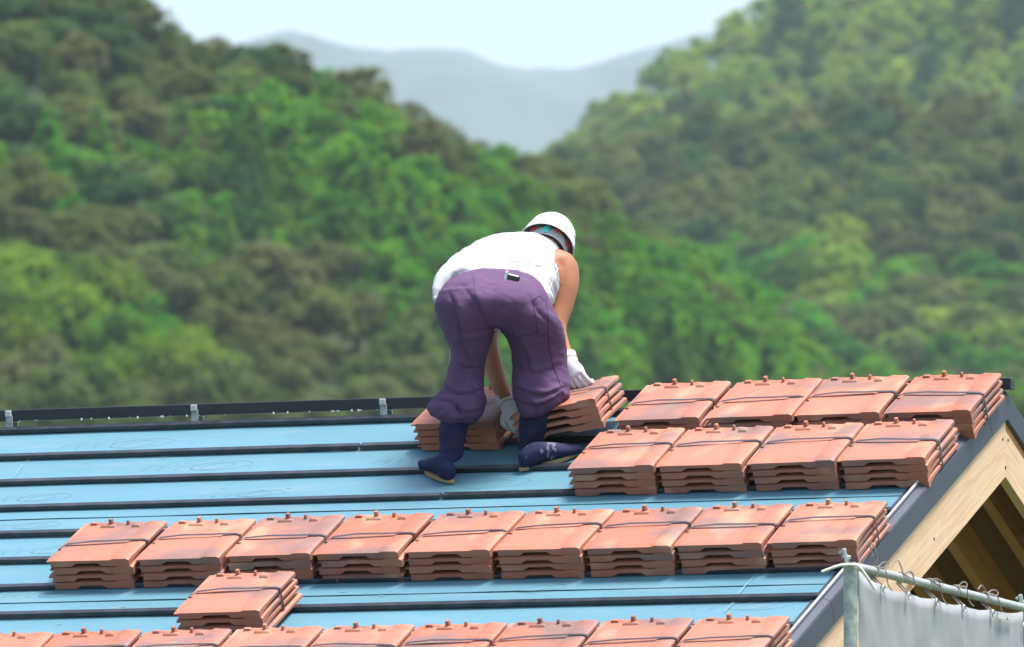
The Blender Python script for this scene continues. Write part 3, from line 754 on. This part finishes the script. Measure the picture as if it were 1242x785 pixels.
# trousers
bm = bmesh.new()
loft(bm, [ringh(533, 604, 352, .02, .13), ringh(527, 602, 372, .02, .155), ringh(533, 600, 392, .03, .15), ringh(540, 598, 408, .06, .135), ringh(547, 592, 428, .10, .12), ringh(542, 588, 450, .13, .125), ringh(537, 588, 470, .12, .13),
          ringh(524, 590, 488, .10, .135), ringh(520, 588, 497, .09, .13), ringh(530, 582, 508, .06, .105), ringh(541, 575, 515, .05, .075)], 28, 4)
loft(bm, [ringh(585, 662, 355, .04, .13), ringh(588, 672, 375, .03, .155), ringh(600, 681, 392, .03, .15), ringh(613, 685, 408, .06, .14), ringh(620, 687, 426, .10, .135), ringh(622, 688, 446, .12, .135), ringh(622, 690, 464, .11, .14),
          ringh(624, 690, 480, .09, .135), ringh(627, 678, 493, .07, .115), ringh(632, 662, 504, .05, .085), ringh(634, 654, 509, .045, .06)], 28, 4)
loft(bm, [ringh(560, 640, 398, .03, .10), ringh(534, 672, 384, .02, .15), ringh(528, 668, 366, .02, .17), ringh(535, 660, 349, .07, .165), ringh(548, 648, 337, .13, .14), ringh(565, 634, 329, .19, .11)], 32, 4)
tro = remesh('trousers', bm, 0.0065, 4)
def zpx(co): return project(co)
FOLDS = [([(545, 352), (556, 385), (566, 428), (580, 458)], 6, .012), ([(536, 462), (548, 474), (566, 478), (586, 470)], 4, .014), ([(530, 485), (548, 488), (562, 500), (584, 496)], 4, .014), ([(546, 478), (556, 494), (560, 508)], 3.5, .011),
         ([(598, 398), (578, 404), (556, 402)], 4, .009), ([(612, 404), (632, 408), (660, 402)], 5, .009), ([(616, 398), (634, 424), (646, 456)], 6, .010), ([(624, 468), (644, 477), (664, 478), (688, 468)], 4, .014), ([(627, 486), (648, 492), (668, 486), (686, 474)], 4, .014),
         ([(640, 482), (650, 494), (654, 506)], 3.5, .010), ([(550, 436), (564, 446), (586, 442)], 4.5, .010), ([(624, 444), (650, 452), (684, 440)], 6, .008), ([(560, 345), (574, 362), (590, 388)], 7, .007), ([(640, 352), (652, 375), (672, 398)], 6, .008), ([(572, 462), (578, 478), (588, 488)], 4, .010)]
SFOLDS = [([(658, 350), (651, 332), (644, 316), (637, 300)], 4, .022), ([(676, 322), (664, 314), (652, 300)], 3.5, .010), ([(672, 336), (660, 326), (650, 312)], 3.5, .010), ([(668, 346), (660, 338), (654, 326)], 3.2, .009), ([(680, 312), (668, 303), (656, 294)], 3.2, .008),
          ([(552, 330), (580, 314), (615, 306)], 7, .012), ([(570, 318), (600, 300), (632, 294)], 7, .011), ([(538, 352), (552, 334), (572, 326)], 5, .012), ([(600, 318), (622, 318), (642, 326)], 5, .012)]
FOLDS = [([np.array(q[:2]) for q in catmull(pl, 5)], w_, a_) for pl, w_, a_ in FOLDS]
SFOLDS = [([np.array(q[:2]) for q in catmull(pl, 5)], w_, a_) for pl, w_, a_ in SFOLDS]
def fold_lines(px, py, FL=FOLDS):
    f = 0.0; p = np.array((px, py))
    for pl, w_, a_ in FL:
        if abs(px-pl[len(pl)//2][0]) > 45 or abs(py-pl[len(pl)//2][1]) > 60: continue
        bd, sg, bt = 1e9, 1, 0
        for i in range(len(pl)-1):
            e = pl[i+1]-pl[i]; t = min(1, max(0, float((p-pl[i])@e/(e@e)))); q = p-pl[i]-e*t; dd = math.hypot(*q)
            if dd < bd: bd, sg, bt = dd, (1 if e[0]*q[1]-e[1]*q[0] > 0 else -1), (i+t)/(len(pl)-1)
        x = sg*bd/(w_*0.85); f += a_*math.sin(math.pi*min(1, max(0.02, bt)))**0.6*(0.75*math.exp(-(x+0.9)**2*1.4)-1.0*math.exp(-abs(x-0.2)*2.6))
    return f
def fold_tr(co, nn):
    px, py = project(co); q = co-person.location; a, b, c = q.dot(R), q.dot(FH), q.z
    low = ss(440, 500, py); side = 1.0 if px > 607 else -1.0
    big = 0.010*noise.noise(Vector((a*9, b*7, c*5)))
    diag = noise.noise(Vector((a*7+side*c*5, b*5, c*20+a*10*side)))
    crease = 0.026*(low*0.85+0.36)*(1-2*abs(diag))*(0.7 if low > .1 else 0.55)
    cuff = -0.006*math.exp(-((py-511)/4)**2)
    seat = 0.004*math.exp(-((px-598)/6)**2)*(-1 if py > 345 and py < 400 else 0)
    fine = 0.003*noise.noise(Vector((a*38, b*30, c*60)))
    return big*0.6+crease*0.28+cuff+seat+fine*0.7+1.0*fold_lines(px, py)
displace(tro, fold_tr)
bvh_t = BVHTree.FromPolygons([v.co.copy() for v in tro.vertices], [tuple(p.vertices) for p in tro.polygons])
trousers = link('trousers', tro, M['trousers'], person)
def cast(bvh, px, py, lift=0.001):
    r = ray(px, py).normalized(); hit = bvh.ray_cast(CAM, r)
    return hit[0]-r*lift if hit[0] is not None else None
def stitch(name, pl, rad, mat, parent, bvh, sub=6):
    P = [cast(bvh, q[0], q[1]) for q in catmull(pl, sub)]; P = [p for p in P if p is not None]
    if len(P) > 2:
        bm = bmesh.new(); tube(bm, P, rad, 5); link(name, to_mesh(name, bm, 60), mat, parent)
stitch('seam', [(661, 362), (665, 385), (665, 410), (670, 440), (679, 465), (684, 482)], 0.0016, M['thread'], trousers, bvh_t)
stitch('seam', [(574, 334), (576, 350), (582, 375), (592, 394)], 0.0014, M['thread'], trousers, bvh_t)
stitch('pocket', [(645, 365), (650, 385), (653, 407), (663, 404), (666, 398)], 0.0014, M['thread'], trousers, bvh_t)
stitch('pocket', [(647, 364), (655, 359), (659, 366)], 0.0014, M['thread'], trousers, bvh_t)
# shirt: rings run from the hem over the back to the shoulders
def ringv(xa, xb, ytop, ybot, dd, lean=0.0, roll=0.0):
    c = J((xa+xb)/2, (ytop+ybot)/2, dd); a = R*((xb-xa)/2/S0); b = Z*((ybot-ytop)/2/S0)+FH*lean*((ybot-ytop)/2/S0)
    cr, sr = math.cos(roll), math.sin(roll); k = a.length
    return (c, a*cr-Z*k*sr, b*cr+R*b.length*sr)
bm = bmesh.new()
loft(bm, [ringv(525, 659, 323, 402, .07, .35, .10), ringv(526, 664, 314, 394, .12, .30, .12), ringv(532, 672, 303, 390, .19, .25, .14), ringv(545, 672, 292, 388, .28, .2, .18), ringv(560, 674, 285, 390, .38, .15, .24), ringv(578, 677, 283, 382, .47, .1, .30),
          ringv(600, 683, 284, 366, .54, .1, .34), ringv(622, 684, 287, 345, .58, .1, .36)], 40, 5, 0.9)
sh = remesh('shirt', bm, 0.0075, 3)
def fold_sh(co, nn):
    px, py = project(co); q = co-person.location; a, b, c = q.dot(R), q.dot(FH), q.z
    side = ss(635, 668, px)
    f = 0.006*noise.noise(Vector((a*8, b*8, c*8)))
    f += 0.012*side*(1-2*abs(noise.noise(Vector((a*20+c*16+b*8, b*5, c*6)))))*(1-ss(672, 680, px))
    f += 0.007*(1-2*abs(noise.noise(Vector((a*11+b*9, b*8-a*4, c*12)))))
    return f+0.005*math.exp(-((q.dot(FH)-0.08)/0.02)**2)+fold_lines(px, py, SFOLDS)
displace(sh, fold_sh)
bvh_s = BVHTree.FromPolygons([v.co.copy() for v in sh.vertices], [tuple(p.vertices) for p in sh.polygons])
shirt = link('shirt', sh, M['shirt'], person)
stitch('seam', [(650, 322), (662, 323), (676, 326)], 0.0012, M['band'], shirt, bvh_s)
stitch('armhole_trim', [(689, 303), (681, 312), (677, 325), (670, 342), (664, 356)], 0.0028, M['shirt'], shirt, bvh_s)
# body (one continuous surface: torso, neck, head, arms, legs)
HC = J(662, 301, .62)                                  # head centre
AX = (F*math.cos(math.radians(46))+(U*math.cos(math.radians(24))+R*math.sin(math.radians(24)))*math.sin(math.radians(46))).normalized()   # crown direction
RX = (R*math.cos(math.radians(24))-U*math.sin(math.radians(24))); RX = (RX-AX*RX.dot(AX)).normalized(); FX = RX.cross(AX)*-1  # ear axis, back-of-head axis
if FX.z < 0: FX = -FX                                  # FX: towards the back of the head (up)
bm = bmesh.new()
loft(bm, [ringv(545, 648, 345, 400, .10), ringv(555, 662, 318, 385, .22), ringv(575, 676, 302, 375, .36), ringv(600, 684, 297, 360, .48), ringv(630, 680, 300, 335, .56)], 24, 4)
RS, LS = J(681, 322, .50), J(608, 335, .50)
tube(bm, [J(660, 322, .48), RS, J(685, 343, .47), J(680, 372, .44), J(674, 398, .40), J(681, 424, .35), J(690, 441, .31)], [.06, .060, .056, .049, .042, .037, .029], 16, 4)
HL = J(617, 492, .24)
tube(bm, [J(628, 322, .48), LS, J(600, 365, .46), J(592, 400, .44), J(592, 422, .40), J(602, 456, .33), J(614, 486, .25)], [.06, .056, .050, .043, .042, .037, .028], 16, 4)
tube(bm, [J(650, 315, .54), (J(650, 315, .54)+HC)/2, HC], [.065, .058, .055], 14, 3)
ball(bm, HC, RX*.072, FX*.092, AX*.105, 20)
ball(bm, HC-FX*.055-AX*.045, RX*.055, FX*.05, AX*.06, 14)                    # jaw
ball(bm, HC-FX*.098-AX*.01, RX*.014, FX*.018, AX*.024, 10)                    # nose
for s in (-1, 1):
    ball(bm, HC+RX*s*.074-AX*.01, RX*.012, FX*.022, AX*.032, 10)             # ears
    ball(bm, HC-FX*.086+RX*s*.03+AX*.022, RX*.02, FX*.012, AX*.008, 8)         # brows
ball(bm, HC-FX*.092-AX*.048, RX*.024, FX*.010, AX*.008, 8)                    # lips
for pts_, rr in (([J(570, 375, .06), J(568, 430, .13), J(556, 480, .10), J(550, 540, .03)], [.085, .075, .050, .026]), ([J(625, 375, .06), J(652, 430, .14), J(654, 480, .11), J(643, 540, .03)], [.085, .075, .050, .026])):
    tube(bm, pts_, rr, 14, 4)
body = link('body', remesh('body', bm, 0.007, 3), M['skin'], person)
bm = bmesh.new()
for s in (-1, 1): ball(bm, HC-FX*.083+RX*s*.03+AX*.006, RX*.012, FX*.010, AX*.007, 10)
link('eyes', to_mesh('eyes', bm, 60), M['dark'], person)
bm = bmesh.new(); ball(bm, HC+FX*.006+AX*.012, RX*.0755, FX*.090, AX*.098, 20)
bmesh.ops.bisect_plane(bm, geom=bm.verts[:]+bm.edges[:]+bm.faces[:], plane_co=HC-FX*.03, plane_no=-FX, clear_outer=True)
link('hair', to_mesh('hair', bm, 60), M['hair'], person)
# helmet
HO = J(662.5, 299, .63)
def helmet_shell(r0, rb, hgt, thick):
    bm = bmesh.new(); n = 36; rows = []
    prof_ = [(1.09, -0.06), (1.05, -0.02), (1.02, 0.04), (1.0, 0.18), (0.95, 0.42), (0.86, 0.64), (0.70, 0.83), (0.48, 0.95), (0.24, 0.995)]
    for off in (0, thick):
        for a, z in (prof_ if off == 0 else prof_[::-1]):
            row = []
            for k in range(n):
                t = 2*math.pi*k/n; back = math.sin(t)
                front = max(0, -back)
                ra = a*(1+(0.16*front**2 if z < 0 else 0))
                ridge = 0.0
                row.append(bm.verts.new(HO+RX*math.cos(t)*(r0*ra-off)+FX*back*(rb*ra-off)+AX*(z*hgt-off*(z > 0.3)+ridge+(0.0 if z > 0 else -0.006*front))))
            rows.append(row)
    for i in range(len(rows)-1):
        for k in range(n): bm.faces.new((rows[i][k], rows[i][(k+1) % n], rows[i+1][(k+1) % n], rows[i+1][k]))
    for k in range(n): bm.faces.new((rows[-1][k], rows[-1][(k+1) % n], rows[0][(k+1) % n], rows[0][k]))
    top = [r for r in rows[len(prof_)-1]]; bm.faces.new(top)
    return to_mesh('helmet', bm, 50)
helmet = link('helmet', helmet_shell(.107, .122, .135, .004), M['helmet'], person)
def band_ring(r0, rb, z0, z1, t0, t1, out, mat, name):
    bm = bmesh.new(); n = 26; q = []
    for k in range(n+1):
        t = t0+(t1-t0)*k/n; q.append([bm.verts.new(HO+RX*math.cos(t)*(r0+o)+FX*math.sin(t)*(rb+o)+AX*z) for o, z in ((0, z0), (out, z0), (out, z1), (0, z1))])
    for a, b in zip(q, q[1:]):
        for k in range(4): bm.faces.new((a[k], a[(k+1) % 4], b[(k+1) % 4], b[k]))
    bm.faces.new(q[0]); bm.faces.new(q[-1][::-1]); link(name, to_mesh(name, bm, 40), mat, helmet)
band_ring(.100, .113, 0.000, 0.050, 0.1, 3.04, .004, M['dark'], 'liner')
band_ring(.084, .098, -.034, 0.006, 0.2, 2.94, .004, M['band'], 'headband')
band_ring(.090, .104, -.028, 0.004, 1.75, 1.98, .005, M['teal'], 'buckle')
band_ring(.091, .106, -.004, 0.014, 1.18, 1.55, .005, M['red'], 'tab')
band_ring(.091, .106, -.014, 0.008, 0.55, 0.75, .005, M['red'], 'tab')
band_ring(.091, .106, -.010, 0.010, 2.35, 2.65, .005, M['red'], 'tab')
# gloves
def glove(wrist, palm_end, side, curl, spread_ax, cuff_from, thumb_dir):
    """palm from wrist to palm_end; four fingers curling towards curl; thumb leaves the side of the palm"""
    d = (palm_end-wrist).normalized(); s = (spread_ax-d*spread_ax.dot(d)).normalized(); nrm = (curl-d*curl.dot(d)-s*curl.dot(s)).normalized()
    bm = bmesh.new()
    cv = (wrist-cuff_from); 
    loft(bm, [(cuff_from, s*.036, nrm*.036), (wrist, s*.034, nrm*.028), (wrist+d*.03, s*.041, nrm*.023), (palm_end-d*.012, s*.043, nrm*.020), (palm_end+d*.004, s*.040, nrm*.016)], 18, 4)
    for i, ln in enumerate((0.92, 1.0, 0.95, 0.78)):
        o = palm_end-d*.012+s*(.030-.020*i); f = .0105 if i < 3 else .0092
        tube(bm, [o, o+d*.034*ln+nrm*.004, o+d*.052*ln+nrm*.026, o+d*.046*ln+nrm*.050, o+d*.026*ln+nrm*.060], [f*1.1, f*1.05, f, f*.92, f*.75], 8, 3)
    o = wrist+d*.022+s*side*.034
    tube(bm, [o, o+d*.022+s*side*.018+nrm*.006, o+d*.044+s*side*.014+nrm*.024, o+d*.058+s*side*.002+nrm*.042], [.015, .014, .0115, .009], 8, 3)
    return remesh('glove', bm, 0.0032, 2)
gr0, gr1 = J(692, 441, .31), J(698, 455, .27)
strap_pt = J(706, 463, .24)
g1 = link('glove', glove(J(692, 443, .30), J(699, 457, .265), -1, (-R*0.55-Z*0.5+FH*0.2), (-FH*0.6+R*0.9), J(688, 431, .33), None), M['glove'], person)
g2 = link('glove', glove(J(617, 493, .245), J(626, 509, .20), 1, (R*0.5-FH*0.15-Z*0.4), (-R*.75-Z*.2+FH*.35), J(611, 482, .275), None), M['glove'], person)
def stripe(c, d, r, parent):
    bm = bmesh.new(); d = d.normalized(); a = d.orthogonal().normalized(); b = d.cross(a); n = 20
    tube(bm, [c+(a*math.cos(2*math.pi*k/n)+b*math.sin(2*math.pi*k/n))*r for k in range(n+1)], .0022, 5); link('stripe', to_mesh('stripe', bm, 60), M['yellow'], parent)
stripe(J(616, 491, .25), J(617, 493, .245)-J(611, 482, .275), .0335, g2)
stripe(J(690.5, 437.5, .316), J(692, 443, .30)-J(688, 431, .33), .0345, g1)
# boots (split-toe)
def boot(heel_px, dirv, shaft, mat, name='boot'):
    x, v, d = roof(*heel_px, 0.012); H = RP(x, v, 0.012); dv = (Vector((dirv[0], 0, 0))+UP*dirv[1]).normalized(); sd = NR.cross(dv).normalized(); N_ = NR
    bm = bmesh.new()
    loft(bm, [(H-dv*.002+N_*.035, sd*.020, N_*.026), (H+dv*.02+N_*.040, sd*.034, N_*.036), (H+dv*.07+N_*.046, sd*.036, N_*.044), (H+dv*.12+N_*.040, sd*.039, N_*.038), (H+dv*.17+N_*.030, sd*.045, N_*.028), (H+dv*.205+N_*.024, sd*.044, N_*.021)], 20, 4)
    inner = 1 if dirv[0] < 0 else -1
    tube(bm, [H+dv*.18+sd*.026*-inner*-1+N_*.026, H+dv*.245+sd*.027*inner+N_*.020], [.022, .017], 10, 2)
    for k in (0, 1): tube(bm, [H+dv*.18-sd*inner*(.002+.02*k)+N_*.026, H+dv*(.235-.02*k)-sd*inner*(.006+.022*k)+N_*.020], [.024, .017], 10, 2)
    loft(bm, [(H+dv*.045+N_*.05, sd*.036, dv*.046)]+[(c, R*a/S0, FH*b) for c, a, b in shaft], 22, 4)
    me = remesh(name, bm, 0.005, 3)
    bx, by = None, None
    def f(co, nn):
        q = co-H; h = q.dot(N_); return 0.0035*(1-2*abs(noise.noise(Vector((q.dot(R)*9, q.dot(FH)*9, h*48)))))*ss(.05, .10, h)*(1-ss(.16, .22, h))+0.0012*noise.noise(q*40)
    displace(me, f); o = link(name, me, mat, person)
    bm = bmesh.new(); rings = []
    for hh in (0.000, 0.012):
        ring_ = []
        for k in range(28):
            t = 2*math.pi*k/28; u = .118+.130*math.cos(t); wv = (.030+.017*ss(.0, .2, u))*math.sin(t)
            ring_.append(bm.verts.new(H+dv*u+sd*wv+N_*(hh-.002)))
        rings.append(ring_)
    for k in range(28): bm.faces.new((rings[0][k], rings[0][(k+1) % 28], rings[1][(k+1) % 28], rings[1][k]))
    bm.faces.new(rings[0][::-1]); bm.faces.new(rings[1]); link('sole', to_mesh('sole', bm, 40), M['sole'], o)
    return o
boot((548, 585), (-.69, .72), [(J(547, 556, .03), 12.5, .046), (J(548, 538, .045), 14.5, .050), (J(550, 520, .055), 17, .058), (J(555, 500, .06), 18, .06)], M['boot'])
boot((633, 570), (.707, .707), [(J(643, 545, .05), 14, .048), (J(645, 530, .05), 15, .052), (J(648, 515, .055), 18, .058), (J(650, 495, .06), 18, .06)], M['boot2'])
# clip on the waistband
c = cast(bvh_t, 622, 338, 0.006) or J(622, 338, 0)
MC = Matrix((R, FH, Z)).transposed().to_4x4(); MC.translation = c; MC = MC @ Matrix.Rotation(math.radians(14), 4, 'Y')
bm = bmesh.new(); box(bm, -.026, .026, -.010, .016, -.016, .016, .006, MC); tc = link('tape_measure', to_mesh('tape_measure', bm, 30), M['black'], person)
bm = bmesh.new(); box(bm, -.034, -.022, -.013, -.004, -.016, .022, .003, MC); link('clip', to_mesh('clip', bm, 30), M['galv'], tc)

# ------------------------------------------------------------------ scaffold and tarpaulin beside the gable
P1 = at(1031.5, 690, FPX/350.0); best = None
for dz in np.linspace(-0.3, 0.2, 51):
    for L_ in (1.8, 1.85, 1.9, 1.75):
        px, py = project(P1+Vector((0, L_, dz))); e = abs(py-742)+abs(px-1240)*0.6
        if best is None or e < best[0]: best = (e, dz, L_)
P2 = P1+Vector((0, best[2], best[1]))
scaf = empty('scaffold', (P1.x, P1.y, 0)); tag(scaf, 'grey pipe scaffold standing in front of the gable end', 'scaffold')
for P, top in ((P1, 0.012), (P2, 0.0)):
    bm = bmesh.new(); tube(bm, [(P.x, P.y, 0), (P.x, P.y, P.z+top)], .0243, 20)
    po = link('post', to_mesh('post', bm, 40), M['post'], scaf)
    bm = bmesh.new(); tube(bm, [(P.x, P.y, P.z+top-.012), (P.x, P.y, P.z+top+.004)], .0262, 20); link('collar', to_mesh('collar', bm, 40), M['post'], po)
    bm = bmesh.new(); Mx = Matrix.Translation((P.x-.01, P.y, P.z+top)) @ Matrix.Rotation(TH, 4, 'Z') @ Matrix.Rotation(-.25, 4, 'Y')
    box(bm, -.007, .007, -.006, .006, 0, .060, .002, Mx); box(bm, -.028, .004, -.005, .005, .020, .034, .002, Mx @ Matrix.Rotation(.5, 4, 'Y')); box(bm, -.004, .024, -.004, .004, .045, .056, .002, Mx @ Matrix.Rotation(-.3, 4, 'Y'))
    link('wedge_clamp', to_mesh('wedge_clamp', bm, 30), M['post'], po)
rd = (P2-P1).normalized()
ra, rb_ = P1+rd*.03+Vector((0.0, 0, .005)), P2-rd*.02+Vector((0, 0, .006))
bm = bmesh.new(); tube(bm, [ra-rd*.025+Vector((0, 0, -.01)), ra, ra+rd*.06+Vector((0, 0, .006)), (ra+rb_)/2+Vector((0, 0, .004)), rb_], [.010, .013, .0152, .0152, .015], 16, 3)
link('rail', to_mesh('rail', bm, 50), M['rail'], scaf)
tarp = empty('tarpaulin', (P1.x+.03, P1.y, 0)); tag(tarp, 'grey tarpaulin sheet tied with cords to the scaffold rail', 'tarpaulin')
XN = Vector((1, 0, 0)); pt0 = P1+Vector((.022, 0, 0))
ey_px = [(1068, 709), (1099, 718), (1132.6, 726), (1165.7, 733.5), (1201, 739.5)]
ey = [on_plane(px, py, pt0, XN) for px, py in ey_px]
tl_ = on_plane(1041, 692.5, pt0, XN); tr2 = on_plane(1241, 742, pt0, XN)
tops = [tl_]+ey+[tr2]
ycs = [p.y for p in tops]; zcs = [p.z for p in tops]
def topz(y):
    z = np.interp(y, ycs, zcs)
    for a, b in zip(ycs, ycs[1:]):
        if a <= y <= b: z -= 0.009*math.sin(math.pi*(y-a)/(b-a))
    return z
rows = []; NY, NZ = 90, 50
for j in range(NZ+1):
    row_ = []
    for i in range(NY+1):
        y = ycs[0]+(ycs[-1]-ycs[0])*i/NY; t = j/NZ; z = topz(y)-1.9*t
        fx = 0.010*noise.noise(Vector((y*5, z*1.2, 2)))*min(1, t*4+.15)+0.007*noise.noise(Vector((y*14+z*4, z*5-y*5, 7)))+0.004*noise.noise(Vector((y*22, z*1.5, 9)))*math.exp(-t*9)
        row_.append(Vector((pt0.x+fx, y, z)))
    rows.append(row_)
me = grid_mesh('sheet', rows, M['tarp']); b = bmesh.new(); b.from_mesh(me); bmesh.ops.solidify(b, geom=b.faces[:], thickness=0.0012); b.to_mesh(me); b.free()
sheet_o = link('sheet', me, None, tarp)
for i, p in enumerate(ey+[Vector((pt0.x, ycs[-1]-.02, zcs[-1]-.04)), Vector((pt0.x, ycs[-1]-.02, zcs[-1]-.32))]):
    bm = bmesh.new(); q = p+Vector((.012, 0, -.014)); n = 14
    tube(bm, [q+Vector((0, .010*math.cos(2*math.pi*k/n), .012*math.sin(2*math.pi*k/n))) for k in range(n+1)], .0028, 6); link('eyelet', to_mesh('eyelet', bm, 60), M['galv'], tarp)
    if i > 4: continue
    g = random.Random(40+i); t = (p.y-ra.y)/(rb_.y-ra.y); rc = ra.lerp(rb_, t)+Vector((0, 0, .004)); rr = .0205
    bm = bmesh.new(); lo = [q]
    for k in range(9):
        a = -1.9+k*0.75; lo.append(rc+Vector((math.cos(a)*rr, (k-4)*.0045, math.sin(a)*rr)))
    lo.append(q+Vector((.004, .004, .006))); tube(bm, lo, .0026, 6, 3)
    kn = rc+Vector((.012, 0, rr*.75)); ball(bm, kn, Vector((.007, 0, 0)), Vector((0, .008, 0)), Vector((0, 0, .006)), 8)
    e1 = Vector((.02, g.uniform(.03, .085), g.uniform(-.01, .02))); e2 = Vector((.03, g.uniform(.06, .14), g.uniform(-.10, -.03))); e3 = Vector((-.01, g.uniform(-.08, -.03), g.uniform(.01, .05)))
    tube(bm, [kn, kn+e1*.5+Vector((0, 0, .010)), kn+e1, kn+e1*.55+Vector((.008, 0, -.014)), kn], .0024, 6, 4)
    tube(bm, [kn, kn+e2*.35+Vector((.01, 0, .02)), kn+e2*.7, kn+e2], .0024, 6, 4)
    if i in (0, 1, 4): tube(bm, [kn, kn+e3*.6+Vector((0, 0, .02)), kn+e3], .0024, 6, 4)
    if i == 0: tube(bm, [kn, kn+Vector((-.01, -.03, .05)), kn+Vector((-.01, -.05, .085)), kn+Vector((0, -.02, .06)), kn], .0024, 6, 4)
    link('tie_cord', to_mesh('tie_cord', bm, 60), M['cord'], tarp)
bm = bmesh.new(); q = P1+Vector((.0, 0, .0)); tube(bm, [q-R*.10-Z*.012-FH*.02, q-R*.05+Z*.006-FH*.03, q-R*.02+Z*.012-FH*.032, q+R*.022+Z*.010-FH*.028, q+R*.05-Z*.02-FH*.01, q+R*.085-Z*.07+FH*.02], .0052, 8, 4)
link('rope', to_mesh('rope', bm, 60), M['rope'], tarp)
a, b_ = on_plane(1205, 741, pt0, XN), on_plane(1224, 753, pt0, XN)
bm = bmesh.new(); box(bm, pt0.x+.016, pt0.x+.0185, a.y, b_.y, b_.z+.0, a.z-.004, .0005); link('label_patch', to_mesh('label_patch', bm), M['patch'], tarp)

# ------------------------------------------------------------------ haze
bm = bmesh.new(); box(bm, -12000, 12000, -1500, 13000, -3.0, 1150.0); hz = link('haze', to_mesh('haze', bm)); tag(hz, 'pale blue haze filling the valley air', 'haze', kind='stuff')
hm = bpy.data.materials.new('haze'); hm.use_nodes = True; t = hm.node_tree
for n_ in list(t.nodes):
    if n_.type != 'OUTPUT_MATERIAL': t.nodes.remove(n_)
pv = t.nodes.new('ShaderNodeVolumePrincipled'); pv.inputs['Density'].default_value = 0.000070; pv.inputs['Color'].default_value = (0.72, 0.88, 1.0, 1); pv.inputs['Anisotropy'].default_value = 0.0
t.links.new(pv.outputs[0], [n_ for n_ in t.nodes if n_.type == 'OUTPUT_MATERIAL'][0].inputs['Volume'])
hz.data.materials.append(hm)
